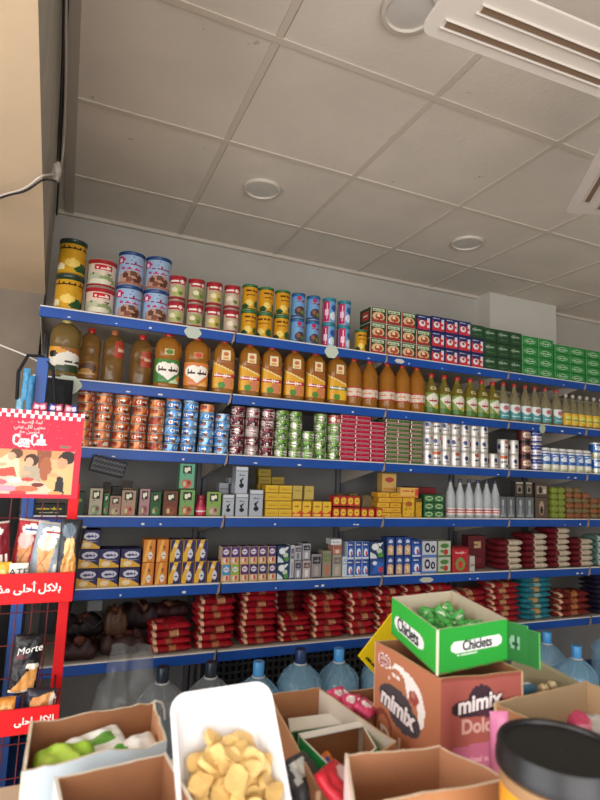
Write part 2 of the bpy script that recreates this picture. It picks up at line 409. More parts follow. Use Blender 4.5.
# ceiling fan
FM = mat('fan_white', '#d4cbc0', .55); DIRT = mat('fan_groove', '#7d6550', .8)
fx, fy, fz = 1.385, .862, 2.45
fan = empty('ceiling_fan', (fx, fy, fz)); tag(fan, 'white ceiling fan with long grooved metal blades and brown dust in the grooves', 'ceiling fan')
a = MB(); lathe(a, [(.001, -.05), (.07, -.045), (.10, -.02), (.105, .02), (.09, .05), (.03, .07), (.001, .07)], 40, cap=False); a.obj('motor_housing', FM, fan, sm=40)
a = MB(); lathe(a, [(.012, .06), (.012, CZL-fz-.05)], 16); a.obj('rod', FM, fan, sm=40)
a = MB(); lathe(a, [(.02, CZL-fz-.07), (.06, CZL-fz-.03), (.065, CZL-fz-.003)], 32); a.obj('canopy', FM, fan, sm=40)
for an in (177, 54, 296):
    b = MB(); L0, L1, wd, r = .10, .712, .080, .03
    out = [(L0, -.035), (L0+.03, -wd)]+[(L1-r+r*math.sin(t), -wd+r-r*math.cos(t)) for t in (0, .5, 1.05, PI/2)]+[(L1-r+r*math.cos(t), wd-r+r*math.sin(t)) for t in (0, .5, 1.05, PI/2)]+[(L0+.03, wd), (L0, .035)]
    b.prism(out, 'z', -.004, .004); bo = b.obj('blade', FM, fan, rot=(math.radians(6), 0, math.radians(an)), bevel=.002)
    for off, l0, l1 in ((-.036, .18, .665), (.024, .18, .61)):
        g = MB(); g.box(l0, l1, off-.008, off+.008, -.0062, -.0035); g.obj('groove', DIRT, bo, bevel=.002)
        g = MB(); g.box(l0-.008, l1+.008, off+.009, off+.013, -.010, -.003); g.box(l0-.008, l1+.008, off-.013, off-.009, -.010, -.003); g.obj('rib', FM, bo, bevel=.002)
    b = MB(); b.box(.08, .20, -.018, .018, -.010, -.002); b.obj('blade_arm', FM, fan, rot=(0, 0, math.radians(an)), bevel=.003)
# cables along the bulkhead
BLK = mat('black_cable', '#17161a', .5); WHC = mat('pale_cable', '#b9afa3', .5)
def cable(pts, r, m, label, name='cable'):
    c = []
    P_ = [Vector(p) for p in pts]
    for i in range(len(P_)-1):
        p0 = P_[max(0, i-1)]; p1 = P_[i]; p2 = P_[i+1]; p3 = P_[min(len(P_)-1, i+2)]
        for t in range(8):
            t /= 8; c.append(.5*((2*p1)+(p2-p0)*t+(2*p0-5*p1+4*p2-p3)*t*t+(3*p1-p0-3*p2+p3)*t**3))
    c.append(P_[-1]); o = MB().tube(c, r, 8).obj(name, m, sm=60); tag(o, label, 'cable'); return o
def sideP(px, py, dx=.016): 
    d = ray(px, py); t = (-.125)/d.x if d.x < -1e-3 else 2.0
    return None
def atX(x, y, X): d = ray(x, y); t = X/d.x; return Vector((X, d.y*t, CZ+d.z*t))
JT = atX(57, 172, -.100)
def S_(y, z, dx=.014): return (-.1165-.0237*(y-1)+dx, y, z)
def zp(x, y, Z=2.165): return atZ(x, y, Z)
cable([S_(.9, 2.62), S_(1.2, 2.60), S_(1.6, 2.56, .02), S_(2.0, 2.50, .02), JT], .0035, BLK, 'thick black cable running along the grey side of the overhead beam')
cable([S_(.9, 2.66), S_(1.3, 2.655), S_(1.8, 2.60, .03), S_(2.1, 2.52, .035), JT+Vector((0, .02, .01))], .004, WHC, 'pale thin cable hanging beside the black one along the beam')
cable([S_(.9, 2.69), S_(1.5, 2.69, .02), S_(2.05, 2.66, .02), S_(2.9, 2.62)], .0045, BLK, 'black cable tucked highest under the ceiling edge beside the beam')
cable([zp(-60, 215), zp(0, 196), zp(25, 188), zp(42, 176, 2.19), JT+Vector((.0, -.02, -.02))], .0035, WHC, 'pale cable sagging under the cream beam to the taped joint')
cable([zp(-60, 222, 2.15), zp(0, 198, 2.15), zp(25, 191, 2.15), zp(43, 180, 2.17), JT+Vector((.0, .0, -.03))], .003, BLK, 'thin black cable sagging under the cream beam to the taped joint')
cable([atY(-40, 330, 2.2), atY(0, 345, 2.2), atY(25, 355, 2.2), atY(41, 363, 2.19)], .003, mat('white_cord', '#cfcac2', .5), 'thin white cord running down to the blue upright at the left')
# crumpled tape joint at JT
bm = bmesh.new(); bmesh.ops.create_icosphere(bm, subdivisions=3, radius=.03)
for v in bm.verts: v.co *= 1+.35*noise.noise(v.co*60); v.co.x *= .5
me = bpy.data.meshes.new('tape_joint'); bm.to_mesh(me); bm.free(); me.materials.append(mat('clear_tape', '#cbbfb4', .25, alpha=.75, bump=.6)); smooth(me, 80)
o = link('tape_joint', me, None, JT); tag(o, 'crumpled clear tape wrapped round the cable joint on the beam', 'tape')

# ------------------------------------------------------------------ shelving bays
BLUE = mat('blue_rail', '#0f479a', .4, var=.15, vscale=8); BOARD = mat('shelf_board', '#b3ada3', .5, var=.08); LIP = mat('rail_lip', '#d5d2cc', .4)
BACKP = mat('back_panel', '#86837f', .7, var=.08); UPR = mat('upright', '#6c6c6e', .5); BRK = mat('bracket', '#c9beb0', .5, var=.1); RUST = mat('clip_metal', '#a8937f', .5, metal=.4)
BX = [-.154, .69, 1.534, 2.378, 3.017, 3.861]
BN = ['leftmost blue-railed shelving bay, from the left wall beam to the dimmer oil bottles', 'second shelving bay from left, with blue rails and yellow label oil',
      'third shelving bay from left, with blue rails and red tomato cartons above', 'narrow fourth shelving bay, blue rails, in front of the wall pier', 'rightmost shelving bay cut by the picture edge, blue rails']
DARKP = mat('rail_plug', '#101a3c', .5)
for b in range(5):
    x0, x1 = BX[b]+.002, BX[b+1]-.002
    bay = empty('shelving_bay', ((x0+x1)/2, 2.7, 0)); tag(bay, BN[b], 'shelving', 'blue shelving bays along the back wall')
    cx = (x0+x1)/2
    L = lambda x: x-cx
    MB().box(L(x0), L(x1), .255, .262, .12, 2.0).obj('back_panel', BACKP, bay)
    for xx in (x0+.003, x1-.025): MB().box(L(xx), L(xx+.022), .225, .254, .0, 2.06).obj('upright', UPR, bay, bevel=.002)
    MB().box(L(x0), L(x1), -.255, .24, 0, .12).obj('base_plinth', BLUE, bay, bevel=.003)
    for i, z in enumerate(ZS):
        s = MB().box(L(x0), L(x1), -.246, .222, z-.016, z-.001).obj('shelf', BOARD, bay, bevel=.0015)
        MB().box(L(x0)+.002, L(x1)-.002, -.262, -.2465, z-.044, z-.003).obj('price_rail', BLUE, s, bevel=.002)
        MB().box(L(x0)+.002, L(x1)-.002, -.263, -.2455, z-.0028, z+.003).obj('rail_lip', LIP, s, bevel=.001)
        for xx in (x0+.003, x1-.006):
            MB().prism([(.215, z-.017), (-.22, z-.017), (-.22, z-.03), (.215, z-.125)], 'x', L(xx), L(xx)+.003).obj('bracket', BRK, s)
        MB().tube([(L(x1)-.006, -.266, z-.042), (L(x1)-.004, -.269, z-.02), (L(x1)+.001, -.267, z+.012), (L(x1)-.012, -.26, z-.050)], .003, 6).obj('clip', RUST, s, sm=60)
        if i < 5:                        # scuffs of old price stickers on the rail
            for q in range(3):
                u = random.uniform(.1, .9)*(x1-x0); w = random.uniform(.006, .02)
                if random.random() < .8: MB().box(L(x0)+u, L(x0)+u+w, -.2628, -.2618, z-.035, z-.035+random.uniform(.004, .01)).obj('sticker_scrap', LIP, s)
# price tags hung over the rails
def price_card(px, sh, label, w=.075, h=.06, col='#b9c2b0'):
    z = ZS[sh]; x = Xat(px, z-.03, 2.43); mb = MB(); pts = [(w/2*math.cos(t)*(1+.10*math.cos(4*t)), h/2*math.sin(t)*(1+.10*math.cos(4*t+PI))) for t in [2*PI*q/28 for q in range(28)]]
    mb.prism(pts, 'y', -.001, .001); o = mb.obj('price_card', mat('card_'+col[1:], col, .6), None, (x, 2.4345, z-.026), (math.radians(3), 0, random.uniform(-.1, .1))); tag(o, label, 'price card', 'blank price cards on the shelf rails')
price_card(193, 0, 'pale blank cloud-shaped card on the top rail above the green heart bottle')
price_card(332, 0, 'pale blank cloud-shaped card on the top rail above the last yellow label bottle', .07, .07)
price_card(68, 1, 'large pale green cloud-shaped card on the second rail at far left', .10, .08)
price_card(543, 1, 'small pale green round card on the second rail near the narrow bay', .05, .06, '#a9b8a0')
price_card(400, 0, 'small white strip card stuck on the top rail under tomato cartons', .06, .025, '#cbc6bd')
price_card(427, 4, 'pale strip card stuck on the fifth rail above the green gum box', .08, .028, '#b9b9a9')

# ------------------------------------------------------------------ TOP SHELF
sil = METAL
a_yel = art('#c9971f', ('r', 0, .9, 1, 1, '#1f3a22'), ('r', 0, 0, 1, .05, '#a07a1a'), ('s', .3, .72, .72, .84, '#3a1208', 6), ('s', .3, .62, .66, .70, '#3a1208', 8), ('e', .62, .2, .10, .14, '#25502a'), ('e', .5, .32, .09, .13, '#e8c767'), ('e', .35, .2, .07, .1, '#efe2b0'), ('r', .05, .1, .2, .8, '#8a6a1e'), ('n', 30, .1))
p = can('yellow_food_tin', .057, .159, a_yel, '#5c5a3a', lid='#27322a')
c = [(56, 85, 2)]
stacks(p, c, 0, .1605, 'tin', 'big yellow food tin in the far left corner', 'big yellow tins', .122, spin=.1)
a_rw = art('#d8c3b0', ('r', 0, .84, 1, 1, '#a3262a'), ('r', .42, .60, .62, .80, '#c42530'), ('s', .44, .64, .60, .76, '#f2e6dc', 4), ('e', .40, .28, .12, .22, '#b7b99a'), ('e', .56, .24, .10, .18, '#8b9a68'), ('e', .48, .16, .14, .12, '#d9d3bb'), ('r', 0, 0, 1, .07, '#8e2024'), ('r', .0, .1, .3, .8, '#9c3b34'), ('r', .7, .1, 1, .8, '#9c3b34'), ('s', .36, .42, .64, .52, '#4d5a35', 7))
p = can('wide_food_tin', .062, .127, a_rw, '#a58d80')
stacks(p, [(84, 117, 2)], 0, .1275, 'tin', 'wide red and cream food tin with a green picture', 'wide red and cream tins', .132, spin=.05)
a_nido = art('#9db4cf', ('r', 0, .93, 1, 1, '#27406e'), ('d', 34, 18, .16, .25, '#5d7fb5'), ('e', .34, .76, .06, .12, '#c02858'), ('e', .34, .76, .025, .06, '#f0e0ea'), ('s', .40, .56, .66, .74, '#8c1f4a', 5), ('e', .5, .2, .17, .24, '#b98d78'), ('d', 16, 7, .36, .0, '#6d3c28'), ('e', .42, .28, .045, .09, '#5f3d30'), ('e', .52, .34, .045, .09, '#6b4636'), ('e', .60, .24, .045, .09, '#5f3d30'), ('e', .47, .15, .045, .09, '#7b4a3a'), ('e', .56, .12, .045, .08, '#5a372b'), ('r', 0, 0, 1, .06, '#a36c58'), ('s', .36, .46, .62, .53, '#c02858', 10))
p = can('milk_powder_tin', .058, .155, a_nido, '#8a94a8', lid='#1d3c6e')
stacks(p, [(115, 144, 2), (142, 171, 2)], 0, .1565, 'tin', 'light blue milk powder tin with brown picture', 'light blue milk powder tins', .123, spin=.08)
def a_small(main, pic, txt='#f0e6dc'): return art('#bba78e', ('r', 0, .80, 1, 1, '#9c2630'), ('r', 0, 0, 1, .10, '#8d2a2c'), ('r', .34, .66, .66, .90, main), ('s', .37, .70, .63, .86, txt, 5), ('e', .5, .35, .13, .22, pic), ('e', .45, .40, .06, .1, '#e4d6b4'), ('e', .57, .28, .05, .08, '#6f7f3a'), ('r', 0, .12, .30, .78, '#7f8f58'), ('r', .7, .12, 1, .78, '#7f8f58'))
ps = [can('fruit_tin', .0395, .121, a_small('#b02630', q), '#a08c7c') for q in ('#a8b06a', '#8f9c58', '#c9b25a', '#c8b8a8')]
cs = [(167, 186, 2), (186, 204, 2), (204, 222, 2), (222, 240, 2)]
stacks(ps, cs, 0, .1215, 'tin', 'small red and green fruit tin', 'small red and green fruit tins', .082, spin=.25, pick=lambda ci, k: ci)
a_y2 = art('#d3971f', ('r', 0, .93, 1, 1, '#1d4a2a'), ('r', 0, 0, 1, .05, '#1d4a2a'), ('s', .36, .70, .64, .86, '#5a2a10', 5), ('s', .38, .54, .62, .64, '#7a3c14', 7), ('e', .62, .22, .08, .16, '#2c5c2a'), ('e', .44, .25, .08, .14, '#e9cb6c'), ('e', .35, .12, .08, .1, '#22502a'), ('r', .2, .1, .26, .9, '#f0dfa0'))
p = can('yellow_corn_tin', .039, .129, a_y2, '#7b8050', lid='#2a6638')
stacks(p, [(241, 257, 2), (257, 273, 2), (273, 290, 2)], 0, .131, 'tin', 'yellow tin with a green lid', 'yellow tins with green lids', .08, spin=.5)
a_b2 = art('#6fa0cc', ('r', 0, .9, 1, 1, '#2e6aa8'), ('e', .46, .80, .06, .09, '#b62a54'), ('s', .42, .62, .62, .76, '#93244c', 5), ('e', .5, .25, .14, .22, '#4a3a3c'), ('e', .46, .3, .05, .09, '#8c5a48'), ('e', .56, .22, .05, .09, '#6e8a3c'), ('r', 0, 0, 1, .06, '#2e4a7a'))
p = can('milk_powder_tin', .0355, .129, a_b2, '#8a94a8', lid='#23547a')
stacks(p, [(290, 305, 2), (305, 320, 2)], 0, .131, 'tin', 'small sky blue milk powder tin', 'small sky blue milk powder tins', .071, spin=.2)
a_pk = art('#6fa0cc', ('r', 0, .9, 1, 1, '#2e7a8a'), ('r', .3, 0, .46, .9, '#c2315a'), ('s', .33, .1, .43, .85, '#f0d0dc', 3), ('e', .58, .6, .08, .14, '#2a5aa0'), ('e', .56, .25, .08, .18, '#e0e8ee'), ('r', 0, 0, .28, .9, '#c2315a'))
p = can('milk_powder_tin', .0355, .131, a_pk, '#8a94a8', lid='#2a7a86')
stacks(p, [(321, 336, 2), (336, 351, 2)], 0, .133, 'tin', 'small blue and pink striped milk tin', 'small blue and pink milk tins', .071, spin=.2)
p = can('yellow_corn_tin', .033, .122, a_y2, '#7b8050', lid='#2a6638')
stacks(p, [(354, 368, 1)], 0, .122, 'tin', 'single short yellow tin beside the tomato cartons', 'short yellow tin', .066, spin=.2)
BXM = lambda cols, sh=0: meanspan(cols, sh, 0)
cs = [(370, 386, 3), (386, 401, 3), (401, 416, 3), (416, 431, 2)]
a_tom = art('#1d3a20', ('r', .1, .76, .9, .93, '#b8c7a0'), ('s', .14, .78, .86, .92, '#233f22', 4), ('e', .5, .42, .40, .30, '#d8b082'), ('e', .55, .42, .26, .2, '#a2402a'), ('e', .5, .48, .12, .1, '#e8d0a8'), ('r', .06, .04, .94, .18, '#a02a26'), ('r', 0, 0, .04, 1, '#b83a34'))
a_toms = art('#20401f', ('r', .2, .2, .8, .8, '#a8322c'), ('s', .25, .4, .75, .7, '#e8dcc8', 4))
w = BXM(cs); p = carton('tomato_carton', w*.97, .12, .085, a_tom, a_toms, flat('#1d3a20'))
stacks(p, cs, 0, .086, 'carton', 'dark green tomato carton with orange picture', 'green tomato cartons', 0, spin=None, jr=.015)
cs = [(431, 445, 3), (445, 458, 3), (458, 471, 3), (471, 484, 2)]
a_jel = art('#20275c', ('p', [(.05, .05), (.95, .05), (.95, .8), (.3, .55), (.05, .75)], '#c02a36'), ('e', .38, .45, .22, .22, '#e4d8d6'), ('e', .42, .5, .1, .12, '#9c4a50'), ('r', .75, .2, .93, .85, '#d8d0d0'), ('s', .77, .25, .91, .8, '#b8222e', 3), ('s', .1, .82, .6, .96, '#c8c8d8', 5))
w = BXM(cs); p = carton('red_blue_carton', w*.97, .10, .088, a_jel, flat('#1c2250'), flat('#20275c'))
stacks(carton('red_blue_carton', w*.97, .10, .088, a_jel, flat('#1c2250'), flat('#20275c')), [(417, 431, 1)], 0, .089, 'carton', 'red and navy carton lying on the last green tomato cartons', 'red and navy cartons', 0, spin=None, z0=.1735)
stacks(p, cs, 0, .089, 'carton', 'red and navy food carton', 'red and navy cartons', 0, spin=None, jr=.02)
a_dg = art('#1f4427', ('s', .1, .5, .9, .85, '#8ea68a', 3), ('s', .2, .2, .8, .35, '#5d7a58', 6), ('r', 0, 0, 1, .04, '#16301c'))
w = BXM([(484, 497), (497, 510), (510, 522)])
p = carton('dark_green_carton', w*.97, .10, .080, a_dg, flat('#1a3a22'), flat('#23492b'))
stacks(p, [(471, 484, 1)], 0, .08, 'carton', 'dark green carton lying on the red and navy cartons', 'dark green cartons', 0, spin=None, z0=.1795, jr=.03)
p = carton('dark_green_carton', w*.97, .10, .084, a_dg, flat('#1a3a22'), flat('#23492b'))
stacks(p, [(484, 497, 3), (497, 510, 3), (510, 522, 3)], 0, .085, 'carton', 'dark green carton with pale script', 'dark green cartons', 0, spin=None, jr=.03)
cs = [(522, 538, 4), (538, 554, 4)]; w = BXM(cs)
a_bg = art('#27803a', ('e', .5, .5, .34, .28, '#a8cfa4'), ('e', .5, .5, .30, .20, '#2c7a3c'), ('s', .26, .38, .74, .62, '#d6e6cf', 4), ('r', 0, 0, 1, .05, '#1a5a2a'), ('r', 0, 0, .04, 1, '#5aa05c'))
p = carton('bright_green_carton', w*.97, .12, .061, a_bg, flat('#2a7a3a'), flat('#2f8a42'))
stacks(p, cs, 0, .0615, 'carton', 'bright green carton with oval mark', 'bright green cartons', 0, spin=None, jr=.01)
cs = [(555, 570, 4), (570, 585, 4), (585, 602, 4)]; w = BXM(cs)
p = carton('bright_green_carton', w*.97, .12, .056, a_bg, flat('#246e33'), flat('#2f8a42'))
stacks(p, cs, 0, .0565, 'carton', 'flatter bright green carton, far right', 'flatter green cartons at the right', 0, spin=None, jr=.02)

# ------------------------------------------------------------------ SECOND SHELF: oils
OIL = mat('amber_oil', '#cf8a34', .10, trans=.6, ior=1.36, bump=.25, bscale=30)
OILD = mat('dark_amber_oil', '#c0904c', .12, trans=.8, ior=1.36, bump=.25, bscale=30)
OILL = mat('pale_green_oil', '#c4b04c', .12, trans=.75, ior=1.36, bump=.2, bscale=30)
OILC = mat('clear_yellow_oil', '#bfb48c', .10, trans=.7, ior=1.36, bump=.2, bscale=30)
z1 = ZS[1]
def oilprof(r, H): return [(r*.9, 0), (r, .006), (r, H*.10), (r*.97, H*.12), (r, H*.14), (r, H*.50), (r*.96, H*.54), (r*1.0, H*.58), (r*1.0, H*.72), (r*.93, H*.80), (r*.70, H*.87), (r*.36, H*.92), (r*.28, H*.93)]
def oil(name, r, H, m, lab, capcol, rng=(.13, .5), ang=(.27, .73), sy=.8, handle=False, neck=None, se=2.6):
    hd = None
    if handle: hd = ([(r*.35, 0, H*.84), (r*.95, 0, H*.80), (r*1.02, 0, H*.68), (r*.98, 0, H*.58)], .009)
    return bottle(name, oilprof(r, H), m, (r*.34, H*.91, H), lab, (H*rng[0], H*rng[1]), ang, sy=sy, se=se, capcol=capcol, handle=hd, neck_label=neck)
A = '#1b1a18'
la = art('#d8d2c4', ('p', [(0, .3), (0, 1), (.55, 1), (.4, .8), (.0, .55)], '#d0902a'), ('p', [(.3, .95), (1, .55), (1, 1), (.3, 1)], '#8f5a28'), ('s', .42, .36, .9, .5, A, 5), ('p', [(0, 0), (1, 0), (1, .22), (.5, .3), (0, .16)], '#2b3a20'), ('e', .15, .7, .09, .14, A))
p = oil('cooking_oil_jug', .060, .270, mat('dull_oil', '#8f7440', .12, trans=.5, ior=1.36, bump=.2), la, '#c8b070', (.12, .5), (.30, .80), handle=True)
stacks(p, [(52, 80, 1)], 1, .2, 'oil bottle', 'big handled oil jug with white and black sunflower label, far left', 'large oil jug', .11, spin=.1)
lb = art('#8a5a2a', ('e', .5, .6, .3, .3, '#5a3a24'), ('e', .45, .4, .2, .2, '#c08a40'), ('s', .2, .2, .8, .4, '#d8b070', 4))
lr = art('#a8402c', ('s', .2, .3, .8, .7, '#d8b090', 3))
p = [oil('cooking_oil_bottle', .046, .262, OILD, lb, '#c02a24', (.1, .4)), oil('cooking_oil_bottle', .046, .266, OILD, lr, '#b06a3a', (.5, .8), (.5, .75)), oil('cooking_oil_bottle', .048, .262, OILD, lr, '#c8302a', (.4, .68), (.5, .78))]
stacks(p, [(82, 100, 1), (104, 124, 1), (131, 153, 1)], 1, .2, 'oil bottle', ['dim oil bottle set back beside the big jug', 'dim oil bottle turned sideways before the gap', 'dim oil bottle turned sideways after the gap'], 'dim oil bottles', .1, yoff=.10, spin=.2)
def heart(bg, bg2): return art(bg, ('p', [(.5, 0), (1, 0), (1, .5)], bg2), ('e', .38, .6, .26, .26, '#f0e8da'), ('e', .60, .62, .24, .24, '#f0e8da'), ('p', [(.14, .52), (.84, .52), (.5, .12)], '#f0e8da'), ('s', .22, .45, .78, .72, '#3a1a12', 3), ('e', .85, .2, .12, .1, '#d88a2a'))
p = [oil('cooking_oil_bottle', .056, .270, OIL, heart('#3d7a34', '#c8d8b0'), '#c8302a', (.1, .5), (.28, .72), handle=True, neck=(art('#c4b878', ('e', .5, .5, .4, .4, '#5a7a3a')), (.270*.58, .270*.68), (.44, .56))),
     oil('cooking_oil_bottle', .056, .270, OIL, heart('#d07a3a', '#e8b070'), '#c8302a', (.1, .5), (.28, .72), handle=True, neck=(art('#b88a50', ('e', .5, .5, .4, .4, '#c84030')), (.270*.58, .270*.68), (.44, .56)))]
stacks(p, [(154, 182, 1), (183, 211, 1)], 1, .2, 'oil bottle', ['oil bottle with a white heart on green label', 'oil bottle with a white heart on orange label'], 'heart label oil bottles', .10, spin=.08)
def lyel(fr, band): return art('#dca028', ('p', [(0, 1), (1, .55), (1, 1)], '#9a5a24'), ('p', [(0, 1), (0, .95), (1, .51), (1, .56)], '#e8cf8a'), ('r', .15, .42, .8, .56, band), ('s', .2, .43, .76, .55, '#f4e8d8', 4), ('e', .6, .22, .16, .2, fr), ('e', .42, .15, .12, .12, '#4f8a34'), ('r', 0, 0, 1, .03, '#8a5a20'))
nk = (art('#e4d2a8', ('e', .5, .6, .3, .2, '#c86a3a'), ('r', .2, .1, .8, .3, '#d89a4a')), (.270*.6, .270*.78), (.44, .57))
p = [oil('cooking_oil_bottle', .050, .272, OIL, lyel('#c87a50', '#b82a4a'), '#c8302a', (.08, .58), (.27, .73), neck=nk, se=4.5), oil('cooking_oil_bottle', .050, .272, OIL, lyel('#e0b030', '#1f6a3a'), '#c8302a', (.08, .58), (.27, .73), neck=nk, se=4.5)]
cs = [(213, 235, 1), (239, 260, 1), (261, 282, 1), (284, 304, 1), (305, 325, 1), (327, 346, 1)]
stacks(p[0], cs[:5], 1, .2, 'oil bottle', 'tall amber oil bottle with slanted yellow label', 'yellow label oil bottles', .08, spin=.06)
stacks(p[1], cs[5:], 1, .2, 'oil bottle', 'amber oil bottle with slanted yellow and green band label', 'green band oil bottle', .08, spin=.06)
lw = art('#d4c4ae', ('r', 0, .86, 1, 1, '#b0302c'), ('r', 0, 0, 1, .14, '#b0302c'), ('s', .15, .36, .85, .70, '#c8642c', 4), ('d', 10, 9, .2, .5, '#b0302c'))
def barrel(r, H): return [(r*.9, 0), (r, .006), (r*.96, H*.14), (r, H*.17), (r, H*.40), (r*.97, H*.43), (r*1.0, H*.50), (r*.94, H*.53), (r*.98, H*.60), (r*.9, H*.72), (r*.62, H*.83), (r*.3, H*.90), (r*.28, H*.93)]
cs = [(346, 361, 1), (361, 378, 1), (379, 395, 1), (395, 409, 1), (409, 424, 1)]; w = meanspan(cs, 1, .08)
r = w*.48; H = .270
p = bottle('cooking_oil_bottle', barrel(r, H), OIL, (r*.34, H*.91, H), lw, (H*.19, H*.39), (.2, .8), capcol='#c8302a')
stacks(p, cs, 1, .2, 'oil bottle', 'ribbed oil bottle with red and cream waist band', 'waist band oil bottles', 2*r, spin=.4)
lg = art('#7a9040', ('p', [(0, .75), (.5, 1), (1, .7), (.5, .25)], '#dcd6c4'), ('s', .25, .5, .75, .72, '#a83a2c', 3), ('r', 0, 0, 1, .25, '#47722c'), ('e', .7, .3, .2, .12, '#c8b050'))
cs = [(424, 438, 1), (438, 450, 1), (450, 464, 1), (464, 476, 1), (476, 487, 1), (487, 498, 1)]; w = meanspan(cs, 1, .07); r = w*.47; H = .235
def slim(r, H): return [(r*.9, 0), (r, .006), (r, H*.5), (r*.9, H*.62), (r*.62, H*.74), (r*.36, H*.84), (r*.30, H*.92)]
p = bottle('cooking_oil_bottle', slim(r, H), OILL, (r*.38, H*.91, H), lg, (H*.06, H*.52), (.3, .7), sy=.85, capcol='#b8302a', neck_label=(art('#c8bc90', ('e', .5, .5, .3, .3, '#8a7a30')), (H*.60, H*.68), (.42, .58)))
stacks(p, cs, 1, .2, 'oil bottle', 'slim green label oil bottle with red cap', 'slim green label oil bottles', 2*r, spin=.15)
lc = art('#3f8f92', ('p', [(0, 1), (0, .6), (.4, .35), (1, .75), (1, 1)], '#d8dcd8'), ('e', .5, .72, .22, .16, '#b86a70'), ('s', .2, .1, .8, .3, '#cfe0dc', 4))
cs = [(498, 508, 1), (509, 519, 1), (520, 530, 1), (530, 539, 1), (540, 550, 1), (551, 561, 1)]; w = meanspan(cs, 1, .07); r = w*.46; H = .238
p = bottle('cooking_oil_bottle', slim(r, H), OILC, (r*.38, H*.91, H), lc, (H*.08, H*.45), (.3, .7), sy=.85, capcol='#a83a34')
stacks(p, cs, 1, .2, 'oil bottle', 'pale bottle with blue and white label', 'pale bottles with blue labels', 2*r, spin=.15)
ly = art('#d8a818', ('e', .5, .5, .3, .3, '#c8d060'), ('s', .2, .3, .8, .6, '#8a5a10', 3))
cs = [(562, 569, 1), (569, 576, 1), (576, 583, 1), (583, 590, 1), (590, 597, 1), (597, 604, 1)]; w = meanspan(cs, 1, .06); r = w*.47; H = .215
p = bottle('cooking_oil_bottle', slim(r, H), OILC, (r*.38, H*.91, H), ly, (H*.08, H*.42), (.25, .75), capcol='#b8b0a0')
stacks(p, cs, 1, .2, 'oil bottle', 'small bottle with bright yellow label', 'small yellow label bottles', 2*r, spin=.15)
# ------------------------------------------------------------------ THIRD SHELF: tins
def a_tuna(bg, b2, mk='#e8dfd2', st='#b8402a'):
    return art(bg, ('p', [(.05, .0), (.2, 1), (.42, 1), (.3, 0)], b2), ('e', .46, .5, .045, .30, mk), ('e', .46, .5, .03, .2, st), ('e', .60, .3, .05, .3, '#5a2a20'), ('e', .22, .6, .06, .3, '#6a3424'), ('s', .53, .35, .68, .75, mk, 3), ('e', .8, .5, .07, .3, mk), ('s', .08, .3, .3, .7, st, 4), ('p', [(.62, .1), (.7, .9), (.78, .9), (.72, .1)], b2))
H3 = .0375
cs = [(74, 92, 7), (93, 110, 7), (111, 128, 7), (129, 146, 7), (147, 163, 6)]
r = meanspan(cs, 2)*.49
po = [can('tuna_tin', r, H3, a_tuna('#c05e2c', '#d8905c'), nv=8, rimh=.003), can('tuna_tin', r, H3, a_tuna('#a84424', '#cc7c44'), nv=8, rimh=.003), can('tuna_tin', r, H3, a_tuna('#cc7438', '#943420', '#efe6da'), nv=8, rimh=.003)]
stacks(po, cs, 2, H3, 'tin', 'orange brown tuna tin', 'orange tuna tins', 2*r, spin=1.4, jx=.003, pick=lambda a, b: (a*5+b*b) % 3)
pb = [can('tuna_tin', r, H3, a_tuna('#3f86c4', '#7fb0dc', '#e8eef2', '#2a4a8a'), nv=8, rimh=.003), can('tuna_tin', r, H3, a_tuna('#2f70b4', '#8fbce0', '#e8eef2', '#c06a4a'), nv=8, rimh=.003), po[0]]
tops = {0: 6, 2: 5}
stacks(pb, [(163, 179, 7), (180, 196, 7), (197, 213, 6), (214, 228, 5)], 2, H3, 'tin', ['light blue tuna tin', 'deeper blue tuna tin', 'orange tuna tin on blue ones'], 'blue tuna tins', 2*r, spin=1.4, jx=.003, pick=lambda a, b: 2 if tops.get(a) == b else (a+b*b) % 2)
H = .0455
def a_bean(bg, d): return art(bg, ('e', .42, .5, .07, .30, '#d8ccc4'), ('s', .35, .4, .48, .6, d, 3), ('e', .62, .35, .1, .25, d), ('d', 18, 4, .3, .35, '#e4dcd2'), ('e', .2, .5, .08, .34, '#d8ccc4'), ('e', .85, .5, .08, .3, '#d8ccc4'))
cs = [(229, 243, 5), (244, 258, 5), (259, 273, 5)]; r = meanspan(cs, 2)*.485
p = [can('bean_tin', r, H, a_bean('#6c1c2c', '#3a0e18'), nv=10, rimh=.003), can('bean_tin', r, H, a_bean('#a88c8c', '#801828'), nv=10, rimh=.003)]
stacks(p, cs, 2, H, 'tin', ['dark red bean tin', 'white and red bean tin'], 'dark red bean tins', 2*r, spin=1.2, jx=.002, pick=lambda a, b: (a*b+a) % 2)
gm = a_bean('#5f8a2c', '#2e5420')
pg = [can('bean_tin', r, H, gm, nv=10, rimh=.003), can('bean_tin', r, H, a_bean('#b04a3c', '#e0d0b8'), nv=10, rimh=.003)]
stacks(pg, [(274, 287, 5), (288, 300, 5), (301, 313, 3), (313, 326, 5), (327, 339, 5)], 2, H, 'tin', ['bright green bean tin', 'odd red tin crowning green ones'], 'green bean tins', 2*r, spin=1.2, jx=.002, pick=lambda a, b: 1 if (a == 4 and b == 4) else 0)
def flat_tin(name, w, f, c): 
    o = carton(name, w, .09, .0215, f, f, flat(c), nu=16, nv=8, m=TIN, bevel=.003); return o
def a_flat(bg, ln): return art(bg, ('r', 0, 0, 1, .14, ln), ('r', 0, .86, 1, 1, ln), ('s', .25, .38, .75, .66, '#d8a8a8', 5))
cs = [(340, 355, 10), (355, 370, 10), (370, 385, 9)]; w = meanspan(cs, 2, 0)*.97
p = flat_tin('sardine_tin', w, a_flat('#b8163c', '#cc4462'), '#b03850')
stacks(p, cs, 2, .0232, 'tin', 'flat crimson sardine tin', 'flat crimson tins', 0, spin=None, jx=.003, jr=.02)
